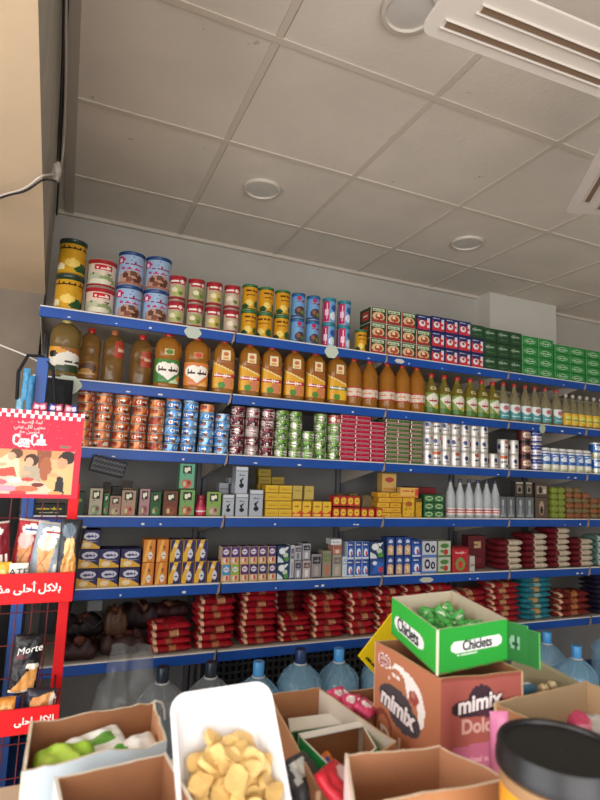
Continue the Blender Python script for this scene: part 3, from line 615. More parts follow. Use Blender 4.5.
cs = [(386, 397, 10), (397, 410, 10), (410, 423, 10)]; w = meanspan(cs, 2, 0)*.97
p = flat_tin('sardine_tin', w, a_flat('#4f7038', '#8fa070'), '#7a9058')
stacks(p, cs, 2, .0232, 'tin', 'flat olive green sardine tin', 'flat olive green tins', 0, spin=None, jx=.003, jr=.02)
H = .087
a_wh = art('#cfcac4', ('r', 0, 0, 1, .05, METAL), ('r', 0, .95, 1, 1, METAL), ('e', .45, .55, .06, .16, '#2a3a6a'), ('s', .42, .2, .60, .36, '#4a3a3a', 3), ('r', .56, .62, .70, .86, '#c0603a'), ('e', .2, .5, .06, .2, '#8a3030'), ('e', .75, .4, .06, .2, '#2a3a6a'), ('r', 0, .06, .16, .5, '#7a5a4a'))
a_wh2 = art('#d4cfc8', ('r', 0, 0, 1, .05, METAL), ('r', 0, .95, 1, 1, METAL), ('p', [(.38, .95), (.7, .95), (.6, .7), (.4, .75)], '#b5542e'), ('s', .38, .35, .58, .62, '#23243a', 3), ('e', .62, .2, .07, .12, '#6a6a72'), ('e', .2, .5, .06, .2, '#2a3a6a'))
cs = [(423, 431, 3), (431, 440, 3), (440, 449, 3), (449, 459, 3), (459, 469, 3), (469, 478, 3), (478, 487, 3)]; r = meanspan(cs, 2)*.485
p = [can('white_food_tin', r, H, a_wh, nv=14), can('white_food_tin', r, H, a_wh2, nv=14)]
stacks(p, cs, 2, H, 'tin', ['white tin with blue dots', 'white tin with orange flash'], 'white food tins', 2*r, spin=.5, pick=lambda a, b: (a+b*a) % 2)
p = [can('white_food_tin', r, H, a_wh, nv=14)]
stacks(p, [(488, 497, 1)], 2, .087, 'tin', 'single low white tin between taller white stacks', 'lone white tin', 2*r, spin=.5)
p = [can('white_food_tin', r, H, a_wh2, nv=14), can('white_food_tin', r, H, a_wh, nv=14)]
stacks(p, [(497, 508, 2), (508, 518, 2)], 2, H, 'tin', ['white tin with orange patch right of single', 'white tin with brown side right of single'], 'white tins right of the single one', 2*r, spin=.5, pick=lambda a, b: a)
a_ch = art('#5a2a26', ('r', 0, .88, 1, 1, '#2a1614'), ('e', .5, .5, .12, .26, '#c8a890'), ('s', .4, .4, .6, .6, '#4a1a16', 3), ('r', 0, 0, 1, .06, '#20100e'))
a_bj = art('#2a3270', ('r', 0, .88, 1, 1, '#c8c4c0'), ('r', .3, .1, .7, .5, '#c4c4cc'), ('s', .34, .2, .66, .4, '#7a2a3a', 3), ('s', .34, .6, .66, .8, '#a8b4d8', 3))
r = span((518, 529), ZS[2], Y0+.04)*.485; H = .084
stacks(can('spread_jar', r, H, a_ch, '#2a1614'), [(518, 529, 3)], 2, H, 'jar', 'brown chocolate spread jar with pale oval', 'brown spread jars', 2*r, spin=.3)
stacks(can('spread_jar', r, H, a_bj, '#8a8a98'), [(529, 540, 3)], 2, H, 'jar', 'navy spread jar with white label', 'navy spread jars', 2*r, spin=.3)
cs = [(540, 548, 1), (548, 557, 1), (557, 565, 1), (565, 573, 1), (573, 581, 1), (581, 589, 1)]; r = meanspan(cs, 2)*.47; H = .145
a_bw = art('#2f62a8', ('r', 0, 0, 1, .34, '#b8b890'), ('e', .5, .22, .14, .12, '#e8e4d8'), ('e', .5, .62, .12, .14, '#dfe6ec'), ('s', .36, .74, .64, .88, '#e8eef4', 4), ('r', 0, .92, 1, 1, '#d8d8d8'))
p = bottle('creamer_jar', [(r*.95, 0), (r, .004), (r, H*.86), (r*.8, H*.9)], PRINT, (r*.92, H*.88, H), a_bw, (.006, H*.84), (0, 1), capcol='#d8d6d0')
stacks(p, cs, 2, H, 'jar', 'blue and white creamer jar with pale foot', 'blue and white creamer jars', 2*r, spin=.3)
p = can('canned_milk', .036, .10, a_bw, '#b8b8b8')
stacks(p, [(591, 599, 2), (599, 607, 2)], 2, .101, 'tin', 'blue and white tall milk tin by the picture edge', 'blue milk tins at right edge', .075, spin=.3)

# ------------------------------------------------------------------ FOURTH SHELF
def a_leaf(bg, lf, d='#3a4a28'): return art(bg, ('r', .2, .62, .8, .92, '#2e2a22'), ('e', .42, .76, .14, .1, '#d8d8c0'), ('e', .6, .80, .12, .08, '#d8d8c0'), ('s', .2, .50, .8, .60, d, 5), ('e', .5, .22, .36, .18, lf), ('e', .35, .2, .12, .1, '#b8b48a'), ('e', .65, .26, .12, .08, '#7a3a2a'), ('r', 0, 0, 1, .04, d))
S4 = 3
specs = [((90, 104), .115, a_leaf('#a89f8a', '#7a8a6a'), 'pale leaf-picture tea carton, first from the left', 0), ((104, 110), .095, a_leaf('#3f7a4a', '#6f9a5a'), 'narrow green carton after the pale tea carton', .02),
 ((110, 122), .085, a_leaf('#9a7868', '#a89a80'), 'short brown-pink herbal carton left of the taller one', 0), ((122, 137), .11, a_leaf('#a08570', '#b06a5a'), 'taller brown-pink herbal carton with leaf picture', 0),
 ((140, 151), .118, a_leaf('#a07a80', '#8a5a60'), 'thin mauve carton turned beside a green carton', 0), ((151, 162), .105, a_leaf('#27552f', '#3f7a44'), 'thin dark green carton right of the mauve one', 0),
 ((164, 179), .11, a_leaf('#6b3a26', '#8a4a30'), 'dark brown leaf-picture carton', 0), ((180, 196), .118, a_leaf('#6f9a5a', '#a8644a'), 'green herbal carton under another one', 0), ((207, 222), .112, a_leaf('#7a9a4a', '#a88a7a'), 'green herbal carton beside the red bottle', 0)]
for (pp, h, f, lab, yo) in specs:
    w = span(pp, ZS[S4]+.05, Y0+yo)*.95; p = carton('herbal_carton', w, .06, h, f, flat('#4a5038'), flat('#5c5a48'), nv=26)
    stacks(p, [(*pp, 1)], S4, h, 'carton', lab, 'herbal tea cartons', 0, yoff=yo, spin=None, jr=.05)
w = span((180, 196), ZS[S4]+.05, Y0)*.95; p = carton('herbal_carton', w, .06, .115, a_leaf('#5fa080', '#b8604a'), flat('#4a7050'), flat('#5c5a48'), nv=26)
stacks(p, [(180, 196, 1)], S4, .115, 'carton', 'teal green herbal carton standing on top of another', 'herbal tea cartons', 0, spin=None, z0=.119)
for pp, h, c, lab, yo in (((104, 112), .135, '#5c4632', 'dark brown carton behind the short herbal ones', .09), ((112, 124), .12, '#3a3a36', 'black lidded box behind the herbal cartons', .09), ((122, 134), .145, '#8a6a4a', 'tan carton peeping above the taller herbal one', .09)):
    w = span(pp, ZS[S4]+.05, Y0+yo)*.9; p = carton('carton', w, .06, h, art(c, ('r', 0, .8, 1, 1, '#2a2824')), flat(c)); stacks(p, [(*pp, 1)], S4, h, 'carton', lab, 'cartons behind the herbal row', 0, yoff=yo, spin=None)
p = bottle('syrup_bottle', [(.022, 0), (.024, .004), (.024, .045), (.015, .065), (.018, .08)], mat('red_plastic', '#9c1f38', .3), (.019, .075, .095), art('#b8304a', ('s', .1, .3, .9, .7, '#e8c8cc', 3)), (.008, .042), (.2, .8), capcol='#7a1626')
stacks(p, [(197, 206, 1)], S4, .09, 'bottle', 'small red bottle between two green herbal cartons', 'small red bottle', .05, spin=.1)
# silver tins
a_sil = art('#a9adb3', ('r', 0, .84, 1, .88, '#70747a'), ('r', 0, .88, 1, 1, '#c4c7ca'), ('e', .5, .30, .2, .09, '#16181c'), ('e', .44, .46, .1, .08, '#16181c'), ('p', [(.4, .5), (.68, .62), (.6, .48)], '#16181c'), ('s', .25, .66, .75, .72, '#5a5e66', 5))
for pp, h, z0, yo, lab in (((223, 235), .10, 0, 0, 'silver box with a black mark, lowest and leftmost of the silver group'), ((236, 249), .105, 0, 0, 'silver box carrying the tall silver box'), ((236, 249), .125, .106, 0, 'tall silver box standing on top of another'), ((250, 264), .125, 0, 0, 'silver box beside the yellow packs'),
                          ((219, 231), .150, 0, .10, 'plain silver box behind the lowest one'), ((229, 238), .175, 0, .10, 'slim silver box behind the tall stacked one')):
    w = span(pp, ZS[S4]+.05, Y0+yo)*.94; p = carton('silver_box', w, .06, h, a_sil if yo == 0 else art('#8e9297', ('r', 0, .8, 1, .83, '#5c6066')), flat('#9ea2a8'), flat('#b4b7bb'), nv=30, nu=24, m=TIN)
    stacks(p, [(*pp, 1)], S4, h, 'box', lab, 'silver boxes', 0, yoff=yo, spin=None, z0=z0)
a_ylb = art('#d0a824', ('s', .12, .3, .88, .7, '#a87a18', 5), ('r', 0, 0, 1, .08, '#9a7818'), ('r', 0, .92, 1, 1, '#e0c050'))
cs = [(265, 278, 4), (278, 292, 4)]; w = meanspan(cs, S4, 0)*.97
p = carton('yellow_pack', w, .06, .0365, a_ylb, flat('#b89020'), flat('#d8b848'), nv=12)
stacks(p, cs, S4, .037, 'pack', 'yellow pack', 'yellow packs beside the silver boxes', 0, spin=None, jx=.003, jr=.03)
cs = [(257, 270, 6), (270, 284, 5)]
p = carton('yellow_pack', w, .05, .0365, art('#9a8228', ('s', .12, .3, .88, .7, '#6a5618', 5)), flat('#7c6820'), flat('#a08c3a'), nv=12)
stacks(p, cs, S4, .037, 'pack', 'dull gold pack in the rear', 'dull gold packs behind the yellow ones', 0, yoff=.10, spin=None, jx=.003, jr=.03)
a_ry = art('#c8402a', ('p', [(0, .3), (0, .98), (1, .98), (1, .45), (.5, .25)], '#dcb430'), ('s', .2, .6, .8, .78, '#8a2018', 4), ('r', .1, .05, .9, .18, '#e0b848'), ('r', 0, 0, .03, 1, '#8a2018'))
cs = [(292, 302, 1), (302, 312, 1), (313, 322, 1), (322, 332, 1)]; w = meanspan(cs, S4, 0)*.95
p = carton('stock_carton', w, .05, .077, a_ry, flat('#b8902a'), flat('#c8402a'))
stacks(p, cs, S4, .077, 'carton', 'red and yellow stock carton, taller size', 'taller red and yellow cartons', 0, spin=None)
p = carton('cream_pack', w, .05, .072, art('#b8a050', ('s', .2, .6, .8, .8, '#8a7020', 3), ('r', 0, 0, 1, .1, '#7a5a20')), flat('#a08a40'), flat('#b8a868'))
stacks(p, [(293, 303, 1), (304, 315, 1)], S4, .072, 'pack', 'dull cream pack on the stock cartons', 'cream packs', 0, spin=None, z0=.079, jr=.05)
a_ry2 = art('#c04028', ('e', .5, .5, .42, .36, '#dcbc3a'), ('s', .25, .4, .75, .6, '#8a2018', 3), ('r', 0, .86, 1, 1, '#a02a20'))
cs = [(333, 340, 2), (340, 347, 2), (347, 354, 2), (354, 360, 2)]; w = meanspan(cs, S4, 0)*.95
p = carton('stock_carton', w, .05, .05, a_ry2, flat('#b02a22'), flat('#a02a20'))
stacks(p, cs, S4, .0565, 'carton', 'small red-edged yellow stock carton', 'small stock cartons in two layers', 0, spin=None, pick=None)
cs = [(361, 368, 1), (368, 375, 1), (376, 383, 1)]
p = carton('stock_carton', w, .05, .048, a_ry2, flat('#b02a22'), flat('#a02a20'))
stacks(p, cs, S4, .05, 'carton', 'small yellow stock carton beside the mound', 'small stock cartons in one layer', 0, spin=None)
WRAP = mat('wrapped_brown', '#77684a', .25, bump=.6, bscale=25, var=.3)
for i, (pp, h) in enumerate((((334, 345), .115), ((346, 358), .12), ((359, 372), .11))):
    w = span(pp, ZS[S4], Y0+.08); p = pillow('wrapped_pack', w*.95, .07, h, flat('#7d6d4c'), i, WRAP); stacks(p, [(*pp, 1)], S4, h, 'pack', ['cellophane wrapped brown pack, leftmost of three behind cartons', 'cellophane wrapped brown pack, middle of three behind cartons', 'cellophane wrapped brown pack, rightmost of three behind cartons'][i], 'wrapped brown packs', .08, yoff=.065)
a_yb = art('#d6a22c', ('s', .2, .35, .8, .7, '#a86a1c', 4), ('r', 0, 0, 1, .07, '#b07c1c'))
cs = [(378, 390, 5), (390, 402, 5)]; w = meanspan(cs, S4, 0)*.95
p = carton('yellow_butter_box', w, .07, .025, a_yb, flat('#c08a24'), flat('#dcb040'), nv=10)
stacks(p, cs, S4, .0255, 'box', 'flat yellow box', 'flat yellow boxes in the mound', 0, spin=None, jx=.006, jr=.12)
def one(name, pp, h, dpt, f, s, t, lab, cat, sh=3, yo=0, z0=0, grp=None, jr=0, m=None, nu=22, nv=24, k=.95):
    w = span(pp, ZS[sh]+z0+h/2, Y0+yo)*k; p = carton(name, w, dpt, h, f, flat(s), flat(t), nu=nu, nv=nv, m=m); stacks(p, [(*pp, 1)], sh, h, cat, lab, grp, 0, yoff=yo, spin=None, z0=z0, jr=jr)
one('tall_cream_box', (382, 397), .10, .05, art('#d0a860', ('e', .5, .65, .32, .14, '#b04838'), ('r', .1, .08, .9, .2, '#c88a3a'), ('r', 0, .95, 1, 1, '#a8803a')), '#b8904a', '#d8b878', 'tall cream box with a red oval standing behind the mound', 'box', yo=.08, z0=.13)
one('yellow_mango_box', (403, 415), .105, .04, art('#d8a82a', ('e', .5, .7, .34, .12, '#a85a30'), ('s', .15, .4, .85, .5, '#8a5a18', 4), ('d', 8, 12, .3, .12, '#4a2a10'), ('r', 0, 0, 1, .05, '#7a4a18')), '#b88a24', '#e0bc50', 'upright yellow box with brown oval right of the mound', 'box')
one('yellow_mango_box', (416, 422), .10, .04, art('#c89a26', ('d', 5, 10, .3, .2, '#5a3210'), ('r', 0, .85, 1, 1, '#5a4a1a')), '#a87c20', '#d0ac48', 'narrow yellow box before the green tea boxes', 'box')
one('orange_white_box', (400, 419), .052, .035, art('#dcae58', ('s', .1, .5, .9, .85, '#c84830', 5), ('r', 0, 0, 1, .16, '#d89030'), ('r', .8, .1, 1, .9, '#c84838')), '#c89a48', '#e8cc98', 'orange and white box lying on the upright yellow box', 'box', z0=.1065)
one('red_lid_box', (410, 437), .16, .09, art('#7a1e24', ('r', 0, 0, 1, .12, '#4a1014')), '#5c161c', '#8a262c', 'dark red box behind the orange and white one', 'box', yo=.10)
a_gt = art('#2c6a38', ('e', .5, .5, .4, .3, '#b8c8a0'), ('e', .5, .5, .3, .2, '#3a7a44'), ('r', 0, .9, 1, 1, '#1a4a26'))
cs = [(424, 434, 3), (434, 444, 3)]; w = meanspan(cs, S4, 0)*.96
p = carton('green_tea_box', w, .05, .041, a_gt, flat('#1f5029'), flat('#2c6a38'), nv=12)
stacks(p, cs, S4, .0415, 'box', 'small green tea box', 'small green tea boxes', 0, spin=None)
CLR = mat('clear_water', '#dfe6e8', .06, alpha=.45, spec=.9, bump=.8, bscale=50)
lv = art('#d0c8c4', ('r', 0, .3, 1, .8, '#b84038'), ('s', .1, .4, .9, .7, '#f0e8e4', 3))
cs = [(446, 455, 1), (456, 464, 1), (465, 473, 1), (474, 482, 1), (483, 490, 1), (491, 499, 1)]; w = meanspan(cs, S4, .05); r = w*.47; H = .215
p = bottle('vinegar_bottle', slim(r, H), CLR, (r*.38, H*.91, H), lv, (H*.08, H*.26), (.25, .75), capcol='#2a3050')
stacks(p, cs, S4, .2, 'bottle', 'clear vinegar bottle with a small red label', 'clear vinegar bottles', 2*r, spin=.2)
a_gp = art('#5f6466', ('e', .5, .72, .14, .16, '#a8acac'), ('p', [(.25, .1), (.4, .6), (.6, .6), (.75, .1)], '#8a9094'), ('s', .15, .05, .85, .2, '#a8b0b0', 5))
for i, pp in enumerate(((499, 507), (507, 515), (516, 525), (525, 534))):
    one('grey_packet', pp, .125, .04, a_gp, '#4a4e50', '#5a5e60', 'grey packet with pale figure, %s from left' % ORD[i+1], 'packet', grp='grey packets beside the clear bottles', k=.93)
a_bk = art('#3a342e', ('r', .2, .2, .8, .75, '#8a7a68'), ('e', .5, .45, .2, .18, '#2a2420'), ('r', .1, .84, .9, .95, '#a8a090'))
for i, pp in enumerate(((515, 524), (525, 533))): one('dark_packet', pp, .09, .04, a_bk, '#2e2a26', '#3a342e', 'dark picture packet on the grey packets, %s' % ('left' if i == 0 else 'right'), 'packet', z0=.1265, grp='dark picture packets')
one('brown_packet', (535, 548), .125, .05, art('#5c4a3c', ('e', .5, .5, .2, .34, '#a89080'), ('e', .5, .4, .12, .2, '#2a2018')), '#3a2e26', '#4a3e34', 'brown packet with dark figure right of grey ones', 'packet')
one('brown_packet', (535, 548), .085, .05, art('#4e4038', ('r', .1, .2, .9, .8, '#9a8a78'), ('e', .4, .5, .16, .25, '#2e2a26'), ('r', .65, .3, .85, .6, '#c8bca8')), '#3a2e26', '#4a3e34', 'picture packet lying on the brown packet', 'packet', z0=.1265)
cs = [(549, 556, 5), (556, 563, 5)]; w = meanspan(cs, S4, 0)*.95
p = pillow('snack_packet', w, .05, .04, art('#7f8c3a', ('e', .5, .5, .3, .3, '#c8c05a'), ('e', .3, .4, .15, .15, '#a84a2a')), 3)
stacks(p, cs, S4, .037, 'packet', 'small green snack packet', 'green snack packets', .05)
p = [pillow('spice_packet', w*1.05, .05, .034, art('#8f5a3a', ('e', .5, .5, .3, .3, '#c89060'), ('e', .3, .4, .15, .15, '#5a2a1a')), 4), pillow('spice_packet', w*1.05, .05, .034, art('#7a6a48', ('e', .5, .5, .3, .3, '#c8b070'), ('e', .7, .4, .15, .15, '#9a3a2a')), 5)]
stacks(p, [(564, 572, 6), (572, 580, 6), (580, 588, 5), (588, 596, 4), (596, 604, 4)], S4, .031, 'packet', ['brown spice packet', 'tan spice packet'], 'brown and tan spice packets', .05, jx=.004, jr=.15)
# left clutter
one('dark_green_box', (70, 86), .10, .05, art('#1d3a28', ('s', .2, .5, .8, .8, '#7a8a3a', 3)), '#16281c', '#1d3a28', 'dark green box at the left end of the fourth shelf', 'box')
bx = MB().box(-.07, .07, -.02, .02, -.035, .035).obj('patterned_pouch', None or mat('black_lace', '#2c2c30', .5), None, (.168, 2.405, 1.375), (0, math.radians(12), .1), bevel=.008); tag(bx, 'black and grey patterned pouch wedged under the third shelf rail', 'pouch')
for q in range(3):
    for s_ in range(9):
        l = MB(); l.tube([(-.062+.0145*s_, -.021, -.024+.02*q), (-.055+.0145*s_, -.0235, -.016+.02*q), (-.050+.0145*s_, -.021, -.024+.02*q)], .0013, 5); l.obj('stitch', mat('grey_stitch', '#8a8a90', .5), bx)

# ------------------------------------------------------------------ FIFTH SHELF
S5 = 4
a_cz = art('#24224e', ('e', .55, .68, .38, .2, '#c4c4d0'), ('s', .3, .6, .8, .76, '#3a3a6a', 5), ('p', [(0, 0), (0, .5), (.5, .42), (1, .1), (1, 0)], '#d0a038'), ('e', .35, .2, .22, .14, '#dcc8a0'), ('s', .3, .36, .9, .44, '#8a8aa8', 5))
cs = [(77, 98, 3), (98, 119, 2), (119, 141, 2)]; w = meanspan(cs, S5, 0)*.97
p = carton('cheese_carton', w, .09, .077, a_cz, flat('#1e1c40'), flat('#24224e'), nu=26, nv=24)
stacks(p, cs, S5, .0775, 'carton', 'navy and yellow cheese carton', 'navy and yellow cheese cartons', 0, spin=None, jr=.02)
a_or = art('#c87a2e', ('p', [(.0, 0), (.35, 1), (.6, 1), (.3, 0)], '#e0a850'), ('e', .6, .3, .2, .18, '#d8d0c8'), ('s', .45, .24, .75, .36, '#6a3a4a', 3), ('e', .6, .65, .12, .08, '#8a4a28'), ('r', .94, 0, 1, 1, '#a8601f'))
cs = [(142, 155, 2), (156, 168, 2)]; w = meanspan(cs, S5, 0)*.96
p = carton('orange_carton', w, .07, .0955, a_or, flat('#a8601f'), flat('#c87a2e'), nv=26)
stacks(p, cs, S5, .096, 'carton', 'orange upright carton with white oval', 'orange upright cartons', 0, spin=None)
a_by = art('#28265a', ('p', [(0, .0), (0, .35), (.4, 1), (.75, 1), (.35, 0)], '#d8a838'), ('e', .62, .35, .22, .22, '#c8c8d4'), ('s', .45, .3, .8, .4, '#3a3a6a', 3), ('e', .4, .75, .16, .1, '#e0d0a0'))
cs = [(169, 182, 2), (183, 194, 2), (195, 207, 2), (208, 220, 1)]; w = meanspan(cs, S5, 0)*.96
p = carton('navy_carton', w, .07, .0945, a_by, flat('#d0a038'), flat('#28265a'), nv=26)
stacks(p, cs, S5, .095, 'carton', 'navy upright carton with yellow slash', 'navy upright cartons with yellow slash', 0, spin=None)
cols = ['#2f8fb8', '#8aa83a', '#5a2460', '#2e2a5c', '#2e2a5c', '#2e2a5c', '#4a2a6a']
def a_cr(c): return art('#c8a078', ('r', 0, .42, 1, 1, c), ('e', .5, .72, .36, .16, '#d4ccd8'), ('s', .25, .66, .75, .78, c, 3), ('e', .35, .2, .18, .14, '#d8c8b8'), ('e', .62, .22, .14, .12, '#b8403a'), ('r', 0, 0, 1, .06, '#d8b048'))
cs = [(222, 231), (231, 240), (241, 249), (250, 258), (259, 267), (268, 277)]; w = sum(span(c, ZS[S5]+.05, Y0) for c in cs)/6*.95
cn = ['cyan topped', 'lime topped', 'plum topped', 'navy topped']
for c_, nm in ((0, cn[0]), (1, cn[1])):
    p = carton('cream_carton', w, .06, .0775, a_cr(cols[c_]), flat('#c8b090'), flat(cols[c_]))
    stacks(p, [(*cs[c_], 1)], S5, .0775, 'carton', nm+' cream carton in the lower row', 'small cream cartons', 0, spin=None)
p = [carton('cream_carton', w, .06, .0775, a_cr(cols[2]), flat('#c8b090'), flat(cols[2])), carton('cream_carton', w, .06, .0775, a_cr(cols[3]), flat('#c8b090'), flat(cols[3]))]
stacks(p, [(*c, 1) for c in cs[2:]], S5, .0775, 'carton', ['plum topped cream carton, lower row', 'navy topped cream carton, lower row'], 'small cream cartons', 0, spin=None, pick=lambda a, b: 0 if a == 0 else 1)
p2 = carton('cream_carton', w, .06, .0775, a_cr(cols[6]), flat('#c8b090'), flat(cols[6]))
stacks(p2, [(*c, 1) for c in cs], S5, .0775, 'carton', 'violet topped cream carton, upper row', 'small cream cartons', 0, spin=None, z0=.078)
a_bl = art('#1e3a5c', ('e', .35, .7, .25, .2, '#dfe4e6'), ('e', .65, .45, .2, .16, '#b8c8b0'), ('p', [(.5, .9), (.9, .95), (.7, .7)], '#dfe4e6'), ('e', .75, .2, .2, .14, '#4a8a3a'), ('p', [(0, 0), (0, .4), (.4, .2), (.5, 0)], '#cfd6da'))
w = span((277, 290), ZS[S5], Y0)*.95
p = carton('blue_milk_carton', w, .06, .0775, a_bl, flat('#24406a'), flat('#1e3a5c'))
stacks(p, [(277, 290, 2)], S5, .078, 'carton', 'dark blue and white splash carton', 'dark blue splash cartons', 0, spin=None)
def a_misc(bg, c1, c2): return art(bg, ('r', .1, .6, .9, .9, c1), ('s', .2, .65, .8, .85, bg, 3), ('e', .5, .3, .25, .2, c2), ('r', 0, 0, 1, .05, c1))
for pp, h, z0, bg, c1, c2, lab in (((291, 295), .16, 0, '#b8b8bc', '#5a5a66', '#8a8a90', 'narrow tall grey white carton'), ((295, 302), .085, 0, '#8f8f98', '#3a3a4a', '#d0d0d4', 'grey carton under another grey one'), ((295, 302), .07, .086, '#a8a8ac', '#4a4a5a', '#707078', 'pale grey carton on a grey one'),
     ((303, 311), .085, 0, '#b0a8a8', '#6a4a4a', '#d8d0d0', 'rose grey carton under a black capped one'), ((303, 311), .08, .086, '#9a9aa0', '#26262e', '#c8c8cc', 'grey carton with black top band'), ((312, 322), .115, 0, '#8a8488', '#2c2a30', '#a89a96', 'taller dark grey jar-picture carton'),
     ((323, 332), .13, 0, '#8a8272', '#6a7a4a', '#b86a4a', 'muted green and red picture carton'), ((333, 342), .11, 0, '#9a9690', '#74665a', '#b8a898', 'pale brown picture carton'), ((333, 342), .045, .111, '#b07a66', '#8a4a3a', '#d8c0a8', 'small reddish carton lying on the pale brown one'), ((343, 347), .10, 0, '#d0d4d8', '#8ab0d0', '#b8c4cc', 'narrow white carton beside the blue milk cartons')):
    one('mixed_carton', pp, h, .06, a_misc(bg, c1, c2), bg, c1, lab, 'carton', sh=S5, z0=z0, nv=20, nu=14)
one('white_flat_carton', (331, 342), .028, .06, art('#cfd0d0', ('s', .15, .3, .85, .75, '#4a4a50', 4)), '#b8b8b8', '#d8d8d8', 'flat white carton with small dark writing, on top', 'carton', sh=S5, z0=.157)
a_bm = art('#2a5ab0', ('r', 0, .72, 1, 1, '#1c3c8a'), ('s', .15, .76, .85, .94, '#e0e6f0', 4), ('e', .52, .38, .3, .24, '#dfe4ea'), ('e', .62, .3, .14, .14, '#c03a40'), ('r', 0, 0, 1, .08, '#c8d4e0'))
cs = [(347, 354, 2), (355, 362, 2), (362, 369, 2)]; w = meanspan(cs, S5, 0)*.95
p = carton('blue_milk_carton', w, .06, .085, a_bm, flat('#b8c4d4'), flat('#2a5ab0'))
stacks(p, cs, S5, .0855, 'carton', 'blue milk carton with white glass picture', 'blue milk cartons with glass picture', 0, spin=None)
one('splash_carton', (370, 385), .085, .06, art('#23498f', ('p', [(.1, .1), (.5, .9), (.95, .7), (.6, .2)], '#2f62b8'), ('e', .75, .35, .16, .2, '#b83a3c'), ('e', .3, .75, .16, .12, '#dfe4ea')), '#1c3a74', '#23498f', 'wide blue carton with a red spot, lower one', 'carton', sh=S5)
one('splash_carton', (370, 385), .085, .06, a_bl, '#24406a', '#1e3a5c', 'wide white splash carton with green leaf, upper one', 'carton', sh=S5, z0=.0855)
a_bg2 = art('#27478c', ('e', .5, .78, .3, .1, '#c8d0e0'), ('p', [(.08, .05), (.08, .5), (.5, .62), (.92, .5), (.92, .05)], '#d2a878'), ('e', .5, .3, .2, .16, '#e4cfa8'), ('e', .4, .25, .05, .05, '#7a4a2a'))
cs = [(386, 395, 2), (396, 403, 2), (404, 411, 2)]; w = meanspan(cs, S5, 0)*.95
p = carton('custard_carton', w, .06, .095, a_bg2, flat('#20386e'), flat('#27478c'))
stacks(p, cs, S5, .0955, 'carton', 'blue and beige custard carton', 'blue and beige custard cartons', 0, spin=None)
w = span((412, 421), ZS[S5], Y0)*.95; p = carton('blue_milk_carton', w, .06, .088, a_bm, flat('#3a62a8'), flat('#2a5ab0'))
stacks(p, [(412, 421, 2)], S5, .0885, 'carton', 'blue milk carton right of custard ones', 'blue milk cartons right of custard', 0, spin=None)
a_oo = art('#c0c4cc', ('e', .35, .6, .2, .3, '#23263a'), ('e', .35, .6, .1, .18, '#c0c4cc'), ('e', .75, .5, .16, .24, '#23263a'), ('e', .75, .5, .07, .12, '#c0c4cc'), ('r', 0, 0, 1, .16, '#5a7ab8'))
w = span((422, 437), ZS[S5], Y0)*.96; p = carton('diaper_carton', w, .06, .084, a_oo, flat('#8a92a8'), flat('#c0c4cc')); stacks(p, [(422, 437, 2)], S5, .0845, 'carton', 'white carton with big black rings', 'white cartons with black rings', 0, spin=None)
a_gw = art('#b8bca8', ('e', .5, .7, .34, .16, '#4a7a3a'), ('e', .6, .3, .2, .18, '#b03a34'), ('e', .3, .35, .14, .12, '#4a8a3a'), ('r', 0, 0, 1, .08, '#4a7a3a'))
w = span((438, 451), ZS[S5], Y0)*.96; p = carton('strawberry_carton', w, .06, .084, a_gw, flat('#8a9a78'), flat('#b8bca8')); stacks(p, [(438, 451, 2)], S5, .0845, 'carton', 'white and green carton with red berry', 'white and green cartons', 0, spin=None)
one('red_gift_box', (452, 469), .135, .06, art('#b3222e', ('e', .5, .32, .30, .26, '#5f9a4a'), ('e', .5, .3, .16, .16, '#c83a3a'), ('s', .2, .7, .8, .85, '#e0b8b0', 4), ('r', 0, .92, 1, 1, '#7a141c')), '#8a1a24', '#b3222e', 'red box with green and red fruit picture', 'box', sh=S5)
one('white_box', (470, 475), .085, .05, art('#b8b4a8', ('s', .1, .3, .9, .6, '#6a6a5a', 2)), '#a8a498', '#c0bcb0', 'narrow white box right of the red fruit box', 'box', sh=S5)
one('wine_red_box', (468, 486), .185, .06, art('#5f1c22', ('r', .3, .62, .72, .84, '#b89a70'), ('s', .34, .66, .68, .8, '#4a1418', 3), ('e', .5, .25, .3, .1, '#7a2a2c')), '#481218', '#6a2026', 'tall wine red box with tan square label', 'box', sh=S5, yo=.075)
a_rb = art('#6f1f26', ('r', .72, .2, .97, .8, '#c9bca6'), ('s', .76, .4, .94, .6, '#8a6a50', 3), ('e', .3, .5, .2, .2, '#8a2f30'), ('n', 12, .3))
a_rbd = art('#4a1a24', ('r', .74, .22, .97, .8, '#b8ab98'), ('e', .3, .5, .2, .2, '#5f2630'), ('n', 12, .3))
cs = [(490, 517, 5), (517, 541, 6), (541, 564, 7), (564, 587, 5)]; w = meanspan(cs, S5, .12)*.97
def frontbag(name, w, d, h, f, seed):   # bag whose front end shows; art v maps onto the front slope
    return pillow(name, w, d, h, f, seed, wr=.15)
a_end = lambda bg, lab: art(bg, ('p', [(.42, 0), (.94, 0), (.94, .34), (.42, .30)], lab), ('s', .5, .06, .88, .2, '#9a8468', 3), ('e', .3, .6, .2, .2, '#8a2f30'), ('n', 14, .25))
p = [frontbag('rice_bag', w, .13, .036, a_end('#6a1c24', '#cdc0aa'), q) for q in (11, 12)]
stacks(p, cs, S5, .033, 'bag', 'dark red rice bag with white end label', 'dark red bags with white labels', .13, jx=.006, jr=.05, yoff=-.005)
p = frontbag('green_stripe_bag', span((588, 606), ZS[S5], Y0)*.95, .12, .04, art('#5a7a72', ('p', [(.1, 0), (.4, 1), (.5, 1), (.25, 0)], '#b8c8c0'), ('p', [(.5, 0), (.8, 1), (.9, 1), (.65, 0)], '#28483c')), 14)
stacks(p, [(588, 606, 5)], S5, .037, 'bag', 'grey green striped bag by picture edge', 'grey green striped bags', .12, jx=.003)

